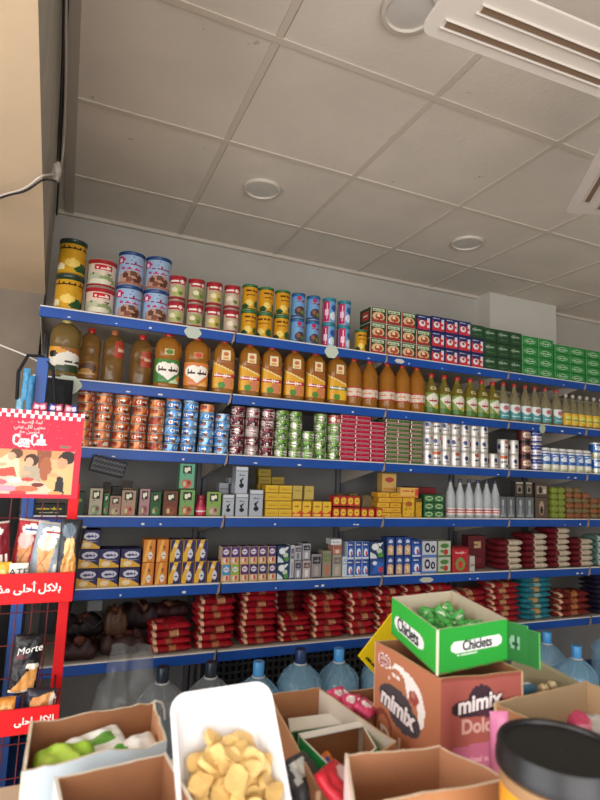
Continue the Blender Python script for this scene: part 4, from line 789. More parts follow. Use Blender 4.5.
# ------------------------------------------------------------------ LOWEST SHELF: bags of grain
S6 = 5
def a_bag(bg, lab, x0=.40, x1=.60): return art(bg, ('p', [(x0, 0), (x1, 0), (x1-.04, .7), (x0+.08, .9)], lab), ('s', x0+.04, .1, x1-.04, .3, '#8a3026', 3), ('p', [(.02, 0), (.1, .6), (.16, .6), (.12, 0)], '#d8b090'), ('e', .82, .3, .09, .2, '#8f1c26'), ('e', .25, .5, .1, .2, '#c8484a'), ('n', 16, .3))
def bags(name, cs, h, f, desc, group, seed, dpt=.14, yo=0, z0=0, jr=.06, pitch=.96, cat='bag', c0=0, ct=None, where=None):
    w = meanspan(cs, S6, dpt)*.95
    p = [pillow(name, w, dpt, h, g, seed+i, wr=.6) for i, g in enumerate(f if isinstance(f, list) else [f])]
    stacks(p, cs, S6, h*pitch, cat, desc, group, dpt, yoff=yo, jx=.009, jr=jr, z0=z0, c0=c0, ctot=ct, where=where)
red = [a_bag('#98141f', '#a86a48'), a_bag('#a81a28', '#a05a40', .34, .5), a_bag('#881420', '#b88460', .45, .68), a_bag('#a01824', '#8a2a24', .3, .4)]
bags('grain_bag', [(146, 190, 4)], .031, red, 'red grain bag in the low leftmost stack', 'low stack of red bags', 20)
bags('grain_bag', [(192, 232, 7)], .032, red, 'red grain bag in the tall stack under the first bay joint', 'tall stack of red bags at the joint', 24)
bags('grain_bag', [(235, 273, 9)], .028, red, 'thin red grain bag in the tallest stack', 'tallest stack of red bags', 28)
bags('grain_bag', [(274, 307, 5)], .024, red, 'red grain bag in short stack right of tallest', 'short stack of red bags', 32)
bags('grain_bag', [(305, 340, 7)], .030, red, 'red grain bag in the stack before the bulging bags', 'stack of red bags in the middle bay', 36, yo=.005)
bags('grain_bag', [(341, 369, 6)], .036, red, 'plump red grain bag left of the yellow card', 'plump red bags', 40)
bags('grain_bag', [(370, 396, 7)], .032, red, 'red grain bag directly above the yellow card', 'red bags above the yellow card', 44)
bags('grain_bag', [(448, 480, 6), (481, 515, 7)], .032, [a_bag('#a0262c', '#b88860'), a_bag('#8f2028', '#c09068', .3, .55)], 'red grain bag behind gum box', 'red bags right of the gum box', 48)
bags('grain_bag', [(397, 420, 7), (421, 447, 7)], .033, red, 'red grain bag hidden by gum box', 'red bags behind the gum box', 52)
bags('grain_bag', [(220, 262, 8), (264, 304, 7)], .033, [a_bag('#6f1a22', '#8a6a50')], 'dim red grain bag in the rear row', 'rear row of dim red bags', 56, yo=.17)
bags('teal_bag', [(515, 545, 8)], .031, [art('#2f7f8c', ('p', [(.38, 0), (.6, 0), (.6, .9), (.38, .9)], '#8fb8b4'), ('s', .4, .1, .6, .4, '#1a4a5a', 3), ('n', 14, .3)), art('#2f7f8c', ('e', .45, .2, .18, .2, '#c89a60'), ('n', 14, .3))], 'teal blue sugar bag', 'teal blue sugar bags', 60)
bags('brown_bag', [(547, 584, 4)], .037, [a_bag('#7c2a22', '#a86848'), a_bag('#6f2620', '#b87848')], 'brick brown bag right of the teal bags', 'brick brown bags', 64)
bags('purple_bag', [(587, 612, 8)], .030, [art('#2a2438', ('n', 10, .3), ('s', .3, .1, .7, .5, '#5a4a6a', 3))], 'dark purple bag at the picture edge', 'dark purple bags', 68)
BRB = mat('brown_plastic', 'ATTR', .6, bump=1.0, bscale=22)
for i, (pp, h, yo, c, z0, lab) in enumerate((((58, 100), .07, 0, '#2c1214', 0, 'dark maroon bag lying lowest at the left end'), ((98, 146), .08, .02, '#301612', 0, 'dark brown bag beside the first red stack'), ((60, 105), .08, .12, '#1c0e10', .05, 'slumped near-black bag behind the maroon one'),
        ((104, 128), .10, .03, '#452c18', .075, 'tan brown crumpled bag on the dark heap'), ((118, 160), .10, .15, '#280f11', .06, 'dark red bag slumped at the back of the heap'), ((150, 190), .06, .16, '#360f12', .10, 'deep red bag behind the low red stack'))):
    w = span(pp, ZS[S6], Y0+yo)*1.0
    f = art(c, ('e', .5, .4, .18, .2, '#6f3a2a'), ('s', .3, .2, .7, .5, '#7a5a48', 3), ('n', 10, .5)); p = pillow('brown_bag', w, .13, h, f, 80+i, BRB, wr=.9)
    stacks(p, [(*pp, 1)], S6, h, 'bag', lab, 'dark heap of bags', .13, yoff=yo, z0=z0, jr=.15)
o = empty('power_adapter', (Xat(95, .80, 2.5), 2.5, .795)); tag(o, 'grey power adapter hanging on black wires under the fifth shelf', 'power adapter')
MB().box(-.03, .03, -.015, .015, -.02, .025).obj('case', mat('grey_case', '#585c5e', .5), o, bevel=.004)
MB().tube([(-.02, 0, .025), (-.05, .01, .05), (-.09, .0, .02), (-.10, 0, -.06), (-.05, 0, -.12)], .003).tube([(.02, 0, -.02), (.04, .0, -.06), (.0, 0, -.09), (-.05, .02, -.05)], .003).obj('wire', BLK, o, sm=60)

# ------------------------------------------------------------------ water jugs standing before the lowest rail
WAT = mat('water_plastic', '#8fc0dc', .07, alpha=.42, spec=.9, bump=.8, bscale=18)
WAT2 = mat('dusty_plastic', '#9aa4aa', .1, alpha=.36, spec=.9, bump=.8, bscale=18)
CAPB = '#4f9fe0'
def jug(m, capc, r=.094, H=.555):
    pr = [(r*.85, 0), (r, .015)]
    z = .03
    while z < H*.52: pr += [(r, z), (r*.965, z+.008), (r*.965, z+.014), (r, z+.022)]; z += .045
    pr += [(r*1.0, H*.60), (r*.98, H*.78), (r*1.0, H*.84), (r*.93, H*.88), (r*.66, H*.935), (r*.36, H*.972), (r*.25, H*.985), (r*.24, H)]
    o = bottle('water_jug', pr, m, (r*.25, H*.985, H+.050), None, capcol=capc, nu=24)
    c = MB(); c.tube([(r*.27*math.cos(t), r*.27*math.sin(t), H*.985) for t in [2*PI*q/16 for q in range(17)]], .004, 6); c.obj('cap_ring', GLOSSP, o, sm=60)
    f = MB()
    for q in range(8):
        t = 2*PI*q/8+.2; f.tube([(r*.99*math.cos(t), r*.99*math.sin(t), H*.85), (r*.82*math.cos(t+.12), r*.82*math.sin(t+.12), H*.905), (r*.40*math.cos(t+.2), r*.40*math.sin(t+.2), H*.966)], .003, 5)
    f.obj('shoulder_rib', m, o, sm=60); return o
jp = [jug(WAT, CAPB), jug(WAT2, '#23303e', .095, .565), jug(WAT, '#223a66', .097, .585)]
def putjug(i, px, Y, lab): x = Xat(px, .45, Y); tag(dup(jp[i], (x, Y, .0), (0, 0, px*.7)), lab, 'water jug', 'water jugs below the lowest shelf')
for i, px, Y, lab in ((1, 160, 2.24, 'dusty dark capped water jug at left, behind the clear film'), (1, 209, 2.24, 'dusty clear jug with dark cap behind the white tray'), (0, 257, 2.22, 'clear blue water jug with a bright blue cap, left of dark capped one'), (2, 299, 2.23, 'large clear water jug with navy cap in the middle'),
    (0, 338, 2.28, 'clear blue water jug with bright blue cap, right of navy capped one'), (0, 381, 2.26, 'water jug half hidden by the yellow card'), (0, 547, 2.22, 'blue water jug right behind the green box flap'), (0, 577, 2.0, 'blue water jug second from right edge'), (0, 610, 2.22, 'blue water jug cut by the right picture edge')):
    putjug(i, px, Y, lab)
for p in jp: kill(p)
# black lattice crates under the shelf
def crate(x, lab, z0=.121):
    o = empty('plastic_crate', (x, 2.64, z0)); tag(o, lab, 'crate', 'black lattice crates under the shelf')
    m = mat('black_plastic', '#1d1c20', .5); w, d, h = .19, .14, .40
    mb = MB().box(-w, w, -d+.01, d, 0, .012); mb.box(-w, w, d-.008, d, 0, h); mb.box(-w, -w+.008, -d, d, 0, h); mb.box(w-.008, w, -d, d, 0, h); mb.obj('shell', m, o)
    g = MB()
    for i in range(13): g.box(-w+.03*i, -w+.03*i+.012, -d, -d+.008, 0, h)
    for j in range(12): g.box(-w, w, -d-.001, -d+.007, .034*j, .034*j+.012)
    g.obj('lattice', m, o)
for x, l in ((.90, 'black lattice crate behind the bright blue capped jug'), (1.31, 'black lattice crate behind the navy capped jug')): crate(x, l)

# ------------------------------------------------------------------ red display stand at the left
RED = mat('red_enamel', '#d8121a', .55, spec=.3); REDW = mat('red_wire', '#5e1a1c', .5); WHT = mat('white_ink', '#f0ece8', .5)
Ys = 1.5
st = empty('display_stand', (-.12, Ys, 0)); tag(st, 'red wire display stand for ice cream with printed header board and red shelf fronts', 'display stand')
XR = .046; XL = -.285; sx = -.12
for xx in (XL, XR-.028): MB().box(xx-sx, xx-sx+.024, -.012, .012, 0, 1.34).obj('post', RED, st, bevel=.002)
MB().box(XL-sx, XR-sx, .0, .30, 0, .03).obj('foot', RED, st, bevel=.004)
HW, HH = .318, .213
def arc(cx, cy, r, a0, a1, n=14, ry=None): return [(cx+r*math.cos(math.radians(a0+(a1-a0)*i/n)), cy+(ry or r)*math.sin(math.radians(a0+(a1-a0)*i/n))) for i in range(n+1)]
LG = [arc(1.3, 1.6, 1.1, 35, 300, ry=1.35)+[(2.2, .9)], [(1.9, 2.5), (1.2, 3.1), (.2, 2.6)], arc(2.75, 1.15, .42, 0, 360, ry=.7), arc(3.85, 1.15, .42, 50, 310, ry=.7), arc(4.75, 1.1, .4, 0, 360, ry=.7), [(5.15, 1.8), (5.2, .6), (5.5, .45)], [(5.6, 1.3), (6.1, 1.4)],
      arc(7.2, 1.7, 1.0, 40, 310, ry=1.45), [(7.9, 2.7), (7.2, 3.3), (6.2, 2.9)], arc(8.5, 1.15, .42, 0, 360, ry=.7), arc(9.35, 1.9, .22, -90, 250, ry=1.5)+[(9.6, .5)], arc(10.2, 1.1, .38, 0, 360, ry=.7), [(10.6, 1.8), (10.65, .6), (11, .5)], [(1.6, .2), (2.4, -.3), (3.6, -.1), (4.6, -.4), (5.4, -.3)]]
def pxu(x): return 1-(84-x)/138.
def pxv(y): return (493-y)/86.
s_ = (pxu(46)-pxu(13))/11.4
lg = [('l', [(pxu(16)+x*s_, pxv(442)+y*.039) for x, y in p_], .0085, HW/HH, '#f4eeee') for p_ in LG]
def U4(x0, y0, x1, y1, c): return ('r', pxu(x0), pxv(y1), pxu(x1), pxv(y0), c)
def EL(x, y, rx, ry, c): return ('e', pxu(x), pxv(y), rx/138., ry/86., c)
def PL(pts, c): return ('p', [(pxu(x), pxv(y)) for x, y in pts], c)
chk = []
for i in range(36):
    chk.append(('r', i/36, .955 if i % 2 else .912, (i+1)/36, 1 if i % 2 else .955, '#ece4e6'))
hdr = art('#d4143a', *chk, *lg, U4(62, 441, 72, 443, '#7a6a5a'),
    U4(-60, 446, 78, 489, '#d8a878'), U4(-60, 446, 78, 455, '#c89060'), U4(-60, 462, 0, 489, '#b88060'), PL([(40, 446), (55, 446), (52, 468), (44, 470)], '#8a4a30'), EL(50, 464, 6, 12, '#a05a38'),
    PL([(3, 474), (6, 456), (14, 450), (24, 456), (26, 474)], '#e4d0a4'), EL(21, 450, 6, 5, '#5a3420'), EL(17, 453, 4, 4, '#d8a080'), PL([(4, 466), (20, 463), (24, 474), (4, 478)], '#b84a3c'), EL(9, 461, 4, 2, '#d8a080'), EL(-20, 456, 8, 8, '#5a3420'), EL(-20, 472, 14, 10, '#c8b090'),
    PL([(26, 480), (29, 462), (36, 458), (44, 464), (47, 480)], '#a89a84'), EL(36, 456, 7, 6, '#3c2418'), EL(34, 458, 4, 4.5, '#d8a080'), ('d', 60, 44, .3, .06, '#8a7a60'), EL(31, 469, 5, 1.8, '#d8a080'),
    PL([(50, 489), (53, 470), (60, 463), (72, 462), (77, 470), (78, 489)], '#dcae74'), EL(70, 453, 8, 6, '#2a1a16'), EL(66, 458, 5, 6, '#cf9470'), EL(71, 450, 7, 4, '#221614'), PL([(60, 489), (62, 472), (68, 468), (70, 489)], '#1e1a1c'), EL(59, 470, 6, 2.2, '#d09a74'), PL([(62, 464), (72, 470), (70, 474), (60, 468)], '#d8b080'),
    PL([(-60, 476), (20, 472), (50, 478), (60, 489), (-60, 489)], '#d8b8a0'), EL(6, 478, 9, 3, '#c8606a'), EL(22, 476, 7, 2.6, '#e8d8c4'), EL(34, 475, 6, 2, '#c04838'), EL(14, 484, 12, 3, '#d890a0'), EL(34, 484, 11, 3, '#c86a4a'), EL(44, 480, 6, 2, '#6a2a20'), EL(52, 485, 6, 2, '#d8c0a0'), EL(62, 488, 7, 2, '#c89a60'), EL(-4, 482, 7, 3, '#e8e0d0'), EL(26, 488, 8, 2, '#b83a34'), EL(2, 472, 4, 4, '#eadfc8'),
    ('r', .965, 0, 1, .912, '#cc1a34'), ('r', 0, 0, 1, .045, '#cc1a34'))
mb = MB(); x0, z0 = XR-.009-HW-sx, 1.301
P = [[(x0+HW*i/150, -.016, z0+HH*j/110) for i in range(151)] for j in range(111)]; mb.grid(P, cells(150, 110, hdr))
rc = lin('#c01a28'); mb.box(x0, x0+HW, -.0155, .014, z0, z0+HH, rc)
hd = mb.obj('header_board', PRINT, st, recalc=False); hd['label'] = 'red header board with checkered top edge, white script logo and a photo of people eating'
for y, t in ((.186, 'لمة الصيف'), (.174, 'معنى أكل بيتي'), (.162, 'أحسن مع')):
    text('lettering', arab(t), .012, WHT, hd, (x0+HW*pxu(31), -.0168, z0+y-.002), ex=.0003)
def frontboard(py0, py1, pr, words, xs, fy):
    a_, b_ = atY(pr, py0, Ys+fy), atY(pr, py1, Ys+fy)
    m = MB().box(XL-sx-.01, a_.x-sx, fy-.003, fy+.003, b_.z, a_.z); o = m.obj('shelf_front', RED, st, bevel=.001)
    h = a_.z-b_.z; text('lettering', arab(words), h*.36, WHT, o, (a_.x-sx-xs, fy-.0038, (a_.z+b_.z)/2), ex=.0004, align='RIGHT', off=.0005); return a_.z, b_.z, a_.x
za, zb, xa = frontboard(572, 601, 75, 'بلاكل أحلى مذاق', .026, -.115)
zc, zd, xc_ = frontboard(704, 729, 60, 'الاكل احلى', .010, -.115)
MB().box(XL-sx, XR-sx-.01, .016, .05, 1.508, 1.515).obj('top_plate', RED, st)
WG = MB()
for x in [XL+.035*i-sx for i in range(10)]: WG.tube([(x, .02, .2), (x, .02, 1.30)], .0016, 6)
for z in [.2+.075*i for i in range(15)]: WG.tube([(XL-sx, .018, z), (XR-sx-.01, .018, z)], .0016, 6)
WG.obj('wire_back', REDW, st)
for zz in (zb, zd, .45):
    g = MB()
    for x in [XL+.02*i-sx for i in range(17)]: g.tube([(x, -.112, zz+.006), (x, .02, zz+.006)], .0014, 6)
    g.tube([(XL-sx, -.112, zz+.006), (XR-sx-.02, -.112, zz+.006)], .002).tube([(XL-sx, -.112, zz+.05), (XL-sx, .02, zz+.09)], .002).tube([(XR-sx-.02, -.112, zz+.05), (XR-sx-.02, .02, zz+.09)], .002); g.obj('wire_tray', REDW, st)
# packets in the trays
def packet(name, px0, px1, py_top, zbase, Y, f, lab, rz=0, tilt=0, seed=0, taper=.95, grp='ice cream packets in the upper tray', t=.030, lean=0):
    c = atY((px0+px1)/2, py_top, Y); w = atY(px1, py_top, Y).x-atY(px0, py_top, Y).x; h = c.z-zbase
    o = pouch(name, w, h, t, f, seed, taper=taper); o.location = (c.x, Y, zbase); o.rotation_euler = (lean, tilt, rz); tag(o, lab, 'packet', grp); return o
def a_cone(bg, cone, top, txt, stripe='#e8e4dc'): return art(bg, ('p', [(.3, .12), (.12, .68), (.6, .72), (.55, .15)], cone), ('l', [(.2, .5), (.5, .3)], .012, 1, '#b8743a'), ('l', [(.2, .35), (.5, .6)], .012, 1, '#b8743a'), ('e', .36, .72, .26, .12, top), ('e', .5, .87, .34, .07, stripe), ('s', .25, .84, .75, .90, txt, 5), ('s', .66, .2, .92, .6, stripe, 3), ('r', 0, .97, 1, 1, '#b8b0a8'), ('r', 0, 0, 1, .1, '#d8b040'))
zt = zb+.012
packet('ice_cream_packet', -16, 19, 522, zt, 1.43, a_cone('#7a1a26', '#d8905a', '#e8dcd0', '#2a3a8a'), 'maroon ice cream packet with orange cone, leftmost', tilt=-.12, seed=1)
packet('ice_cream_packet', 12, 42, 519, zt, 1.46, a_cone('#a82430', '#dc9a60', '#d8b8b0', '#2a3a8a'), 'red ice cream packet with waffle cone, second from left', tilt=.10, seed=2)
packet('ice_cream_packet', 30, 66, 522, zt, 1.43, a_cone('#8a98a4', '#dca468', '#e8dcc8', '#a02030'), 'grey blue ice cream packet with large cone in front', tilt=.12, seed=3)
packet('ice_cream_packet', 50, 78, 524, zt, 1.475, a_cone('#1c1b20', '#8a6a40', '#3a342c', '#c8a860', '#c8a860'), 'black and gold ice cream packet behind the grey blue one', tilt=.14, seed=4)
packet('ice_cream_packet', 60, 82, 519, zt, 1.405, art('#23262c', ('e', .55, .35, .34, .26, '#c8904a'), ('e', .5, .62, .24, .16, '#dcb478'), ('e', .4, .85, .3, .1, '#5a6a78'), ('n', 12, .4)), 'black packet with bread roll picture at the right post', tilt=.02, seed=5)
packet('ice_cream_packet', -6, 12, 562, zt, 1.402, art('#d8a82a', ('n', 14, .5), ('e', .5, .6, .3, .2, '#e8d080')), 'crumpled yellow wrapper tucked low behind the red board', seed=6, t=.012, grp=None)
wr_ = packet('white_wrapper', 10, 29, 563, zt, 1.3985, art('#dcd8d0', ('n', 8, .1)), 'white wrapper with bold black letters above the red board', seed=7, t=.008, grp=None, taper=1)
text('lettering', 'ATE', .022, mat('black_ink', '#141414', .6), wr_, (0, -.0062, atY(18, 572, 1.4).z-zt), ex=.0003)
zt2 = zd+.012
b = packet('ice_cream_packet', 12, 42, 634, atY(30, 692, 1.44).z, 1.44, art('#1b1a1e', ('p', [(.1, .06), (.3, .0), (.9, .12), (.95, .46), (.6, .40)], '#d89a58'), ('e', .75, .48, .22, .05, '#ece4d8'), ('l', [(.05, .05), (.35, .02), (.9, .1)], .02, 1, '#e8dccc'), ('e', .3, .64, .2, .05, '#5a2a30')), 'black ice cream pouch with white script and orange cone picture', tilt=.05, seed=8, grp='packets in the lower tray')
text('lettering', 'Morte', .021, WHT, b, (.004, -.0168, .098), rot=(PI/2, -.22, 0), ex=.0003, shear=.3)
packet('ice_cream_packet', 24, 58, 688, zt2, 1.42, art('#2a2c38', ('p', [(.1, .1), (.2, .75), (.8, .95), (.85, .3)], '#d8985a'), ('e', .8, .6, .1, .3, '#e8e0d4'), ('r', .9, 0, 1, 1, '#7a1a22')), 'orange and navy packet lying in the lower tray', tilt=.1, seed=9, grp='packets in the lower tray', taper=1)
packet('ice_cream_packet', -8, 22, 697, zt2, 1.41, art('#d08a3a', ('e', .5, .5, .3, .3, '#e8b870'), ('r', .8, 0, 1, 1, '#20306a')), 'small orange packet at the left of the lower tray', seed=10, grp='packets in the lower tray', taper=1)
# post, sachets and bags behind the stand, plus black pieces added to darken it
DK = mat('dark_cloth', '#17181c', .8, bump=.6, bscale=14)
o = MB().box(-.02, .02, -.02, .02, 0, 1.765).obj('blue_post', mat('blue_enamel', '#1d4f9c', .4), None, (-.105, 2.2, 0), bevel=.002); tag(o, 'bright blue upright post just left of the shelves', 'post')
for i, (px, y0, y1, c) in enumerate(((24, 368, 400, '#4a9ac8'), (28, 375, 412, '#3a86b8'), (19, 398, 412, '#7ab8d8'))):
    a_, b_ = atY(px, y0, 2.16), atY(px, y1, 2.16); p = pouch('blue_sachet', .022, a_.z-b_.z, .012, art(c, ('n', 8, .4)), 30+i, taper=1, nu=8, nv=12); p.location = (b_.x, 2.16, b_.z); tag(p, ['pale blue sachet strip hanging at the blue post, highest', 'mid blue sachet strip beside the blue post', 'lightest blue sachet hanging low near the header board'][i], 'sachet', 'blue sachets by the post')
o = MB().tube([(-.11, 2.19, 1.77), (-.155, 2.17, 1.765), (-.18, 2.16, 1.70), (-.175, 2.16, 1.60)], .006).tube([(-.11, 2.19, 1.77), (-.07, 2.18, 1.73), (-.05, 2.17, 1.60)], .006).obj('strap', DK, sm=60); tag(o, 'dark strap looped over the top of the blue post', 'strap')
for i, (x, y, z, w, h, l) in enumerate(((-.045, 2.402, 1.30, .10, .42, 'long black cloth bag hanging beside the blue post'), (-.345, 2.40, .0, .40, 1.30, 'wide black bag hanging behind the display stand'), (.02, 2.402, .72, .10, .36, 'dark bag hanging below the fourth shelf at its left end'))):
    p = pouch('hanging_bag', w, h, .06, flat('#17181c'), 50+i, m=DK, taper=1.1); p.location = (x, y, z); tag(p, l, 'bag')  # the wide one is added: a black sheet covering the pale gap
p = [pouch('wrapped_sweet', .021, .022, .014, art(c, ('e', .5, .5, .3, .25, '#d8c8d0')), 60+i, nu=8, nv=8) for i, c in enumerate(('#b84a6a', '#c8607a', '#3a4a9a'))]
for i, px in enumerate((36, 44, 52, 60, 68, 75)): c = atY(px, 407, 1.53); tag(dup(p[i % 3], (c.x, 1.53, 1.5165), (0, .2*(-1)**i, 0)), '%s wrapped sweet, %s from left, in the row above the header board' % (['pink', 'rose pink', 'blue'][i % 3], ORD[i+1]), 'sweet', 'wrapped sweets above the header')
for q in p: kill(q)
one('dark_yellow_box', (33, 66), .045, .05, art('#1e2018', ('s', .1, .45, .9, .75, '#c8b030', 5), ('s', .2, .15, .8, .3, '#a8a890', 5)), '#181a14', '#24261c', 'black box with yellow writing under the header board', 'box', z0=.001, yo=.01)
for q, (x, z) in enumerate(((-.4, .0), (-.4, .41))):
    o = MB().box(-.2, .2, -.14, .14, 0, .40).obj('dark_crate', DK, None, (x, 2.02, z), bevel=.01); tag(o, ['black crate on the floor behind the stand', 'black crate topmost behind the stand'][q], 'crate')  # plain black blocks added to keep the space behind the stand dark

# ------------------------------------------------------------------ counter with open cartons in front
CT = .955
o = empty('counter', (.45, .55, 0)); tag(o, 'pale laminate counter carrying the open cartons', 'counter')
MB().box(-.50, .75, -.40, .335, CT-.03, CT).obj('worktop', mat('laminate', '#cdb9a0', .5), o, bevel=.004); MB().box(-.48, .71, -.34, .32, 0, CT-.03).obj('cabinet_body', mat('cabinet', '#7f7566', .6), o, bevel=.004)
KRAFT = '#a8764f'; KIN = '#9c6a48'
CARD = mat('cardboard', 'ATTR', .8, bump=.1, bscale=30)
def slab(mb, P, Q, z0, z1, t, fo, fi, rim='#c9a784', wave=0, seed=0, nu=14, nv=12, lean=0):
    """cardboard wall from P to Q (xy), outside on the right-hand side; t = thickness"""
    P, Q = Vector((P[0], P[1])), Vector((Q[0], Q[1])); d = (Q-P).normalized(); nrm = Vector((d.y, -d.x))
    def top(u): return z1+wave*noise.noise(Vector((u*3.1+seed, seed*2.3, 0)))+wave*.4*noise.noise(Vector((u*11+seed, 5, 0)))
    def g(off, u, v): p = P+(Q-P)*u+nrm*(off+lean*v*v); return (p.x, p.y, z0+(top(u)-z0)*v)
    mb.grid([[g(0, i/nu, j/nv) for i in range(nu+1)] for j in range(nv+1)], cells(nu, nv, fo))
    mb.grid([[g(-t, i/nu, j/nv) for i in range(nu+1)] for j in range(nv+1)], cells(nu, nv, fi), flip=True)
    mb.grid([[g(0, i/nu, 1) for i in range(nu+1)], [g(-t, i/nu, 1) for i in range(nu+1)]], [[lin(rim)]*nu])
    for u in (0, 1): mb.quad(g(0, u, 0), g(0, u, 1), g(-t, u, 1), g(-t, u, 0), lin(rim))
def open_box(name, C4, z0, z1, t, outs, inn, label, wave=.003, rim='#c9a784', m=None, heights=None, res=(14, 12), grp=None, seed=0, cat='carton', lean=0):
    """C4 = corners counter-clockwise seen from above: front-left, front-right, back-right, back-left"""
    mb = MB(); c = [Vector((p[0], p[1])) for p in C4]
    for i in range(4):
        fo = outs[i] if isinstance(outs, (list, tuple)) else outs
        r_ = res[i] if isinstance(res, list) else res
        fi = inn[i] if isinstance(inn, (list, tuple)) else inn
        slab(mb, c[i], c[(i+1) % 4], z0, (heights[i] if heights else z1), t, fo, fi, rim, wave, seed+i*7, r_[0], r_[1], lean)
    mb.prism([tuple(p) for p in c], 'z', z0, z0+t, lin(KIN))
    o = mb.obj(name, m or CARD, recalc=False); tag(o, label, cat, grp); return o
def zz(px, py, Z): p = atZ(px, py, Z); return (p.x, p.y)
def para(A, B, C): return (A[0]+C[0]-B[0], A[1]+C[1]-B[1])
kin = art(KIN, ('n', 6, .06)); kout = art(KRAFT, ('n', 6, .06))
# --- brown chocolate-milk carton
B_ = zz(441, 679, 1.15); A_ = zz(375, 641, 1.15); C_ = zz(523, 671, 1.15); D_ = para(A_, B_, C_)
NU, NV = 70, 80
a_mxl = art('#b87452', ('p', [(.30, .88), (.34, .92), (.48, .92), (.62, .90), (.74, .84), (.80, .74), (.78, .64), (.70, .56), (.60, .53), (.66, .60), (.70, .68), (.68, .76), (.60, .78), (.56, .74), (.52, .80), (.50, .86), (.42, .885)], '#f4ece6'),
    ('e', .26, .875, .03, .014, '#f0e6de'), ('e', .33, .84, .03, .012, '#f0e6de'), ('e', .40, .835, .035, .014, '#f0e6de'), ('e', .26, .80, .02, .010, '#e0c8b8'), ('e', .64, .775, .07, .045, '#a04a40'), ('e', .63, .79, .03, .02, '#c07a6a'),
    ('e', .17, .90, .105, .052, '#f0d8d0'), ('e', .17, .90, .090, .044, '#8a5048'), ('e', .17, .90, .07, .034, '#c8a098'), ('s', .12, .885, .22, .915, '#8a4038', 3), ('e', .36, .68, .26, .085, '#4a4248'), ('e', .50, .60, .24, .095, '#4a4248'),
    ('e', .16, .44, .16, .12, '#8a4434'), ('e', .18, .42, .12, .10, '#b87452'), ('p', [(0, 0), (0, .34), (.5, .30), (1, .34), (1, 0)], '#a8643f'))
a_mxr = art('#a4564c', ('p', [(.14, 0), (.14, .57), (.66, .60), (.66, 0)], '#bc6684'), ('e', .48, .845, .16, .10, '#3a2430'), ('e', .36, .80, .24, .055, '#3a2430'), ('e', .60, .80, .20, .06, '#4a2838'), ('s', .20, .46, .6, .52, '#d898a8', 5), ('s', .20, .36, .6, .42, '#d898a8', 5), ('r', 0, .975, 1, 1, '#8f4a3a'))
mx = open_box('milk_carton', [B_, C_, D_, A_], CT+.001, 1.15, .003, [a_mxr, kout, kout, a_mxl], kin, 'brown and pink chocolate carton with bubble letters, under the green gum box', res=[(NU, NV), (8, 8), (8, 8), (NU, NV)], wave=.0015)
def on_wall(P, Q, u, z, off=.0006):
    P, Q = Vector(P), Vector(Q); d = (Q-P).normalized(); n_ = Vector((d.y, -d.x)); p = P+(Q-P)*u+n_*off
    return (p.x, p.y, z), (PI/2, 0, math.atan2(d.y, d.x))
PINKW = mat('white_pink_ink', '#f0e6e8', .5); INK = mat('black_ink', '#141414', .6); DPK = mat('dull_pink_ink', '#d8a8a0', .6)
def bubble(parent, body, u, P, Q, z, w, size, tilt=0, back=INK, front=PINKW, off=.004):
    L, R_ = on_wall(P, Q, u, z, .0006); o = text('lettering', body, size, back, parent, L, (R_[0], R_[1]+tilt, R_[2]), width=w, ex=.0003, off=off, shear=.12)
    L, R_ = on_wall(P, Q, u, z, .0012); o = text('lettering', body, size, front, parent, L, (R_[0], R_[1]+tilt, R_[2]), width=w*.94, ex=.0003, off=off*.5, shear=.12)
bubble(mx, 'mimix', .41, A_, B_, 1.080, .088, .056, tilt=.10, off=.0045)
bubble(mx, 'mimix', .46, B_, C_, 1.118, .072, .036, tilt=-.10, off=.0022)
L, R_ = on_wall(B_, C_, .46, 1.090); text('lettering', 'Dolce', .023, DPK, mx, L, R_, ex=.0003, off=.0008)
L, R_ = on_wall(A_, B_, .55, .985); text('lettering', 'Dolce', .034, PINKW, mx, on_wall(A_, B_, .40, 1.030)[0], R_, ex=.0003, off=.001)
# --- green gum box on it
Zt = 1.207
b1 = zz(437.5, 630, Zt); a1 = zz(392, 597, Zt); c1 = zz(507, 619, Zt); d1 = para(a1, b1, c1)
a_gr = art('#2fb03a', ('e', .16, .42, .08, .17, '#f2f2f0'), ('e', .66, .42, .09, .17, '#f2f2f0'), ('r', .16, .25, .66, .59, '#f2f2f0'))
a_gf = art('#25a035', ('e', .27, .54, .09, .14, '#f2f2f0'), ('e', .83, .54, .09, .14, '#f2f2f0'), ('r', .27, .40, .83, .68, '#f2f2f0'), ('s', .27, .33, .55, .37, '#d8e8d8', 8))
cream = art('#cfc4ae', ('n', 6, .05))
gb = open_box('gum_box', [b1, c1, d1, a1], 1.1525, Zt, .002, [a_gf, flat('#1f7a2a'), flat('#2a9030'), a_gr], cream, 'bright green open chewing gum box with white name labels, on the brown carton', res=[(60, 30), (6, 6), (6, 6), (60, 30)], wave=.001, rim='#d8d4c0', cat='box')
gb2 = text('lettering', 'Chiclets', .021, INK, gb, *on_wall(b1, c1, .55, 1.1525+(Zt-1.1525)*.54)[:1], on_wall(b1, c1, .55, 0)[1], width=.056, ex=.0002, off=.0004)
L, R_ = on_wall(a1, b1, .41, 1.1525+(Zt-1.1525)*.42); text('lettering', 'Chiclets', .030, INK, gb, L, R_, width=.082, ex=.0002, off=.0004)
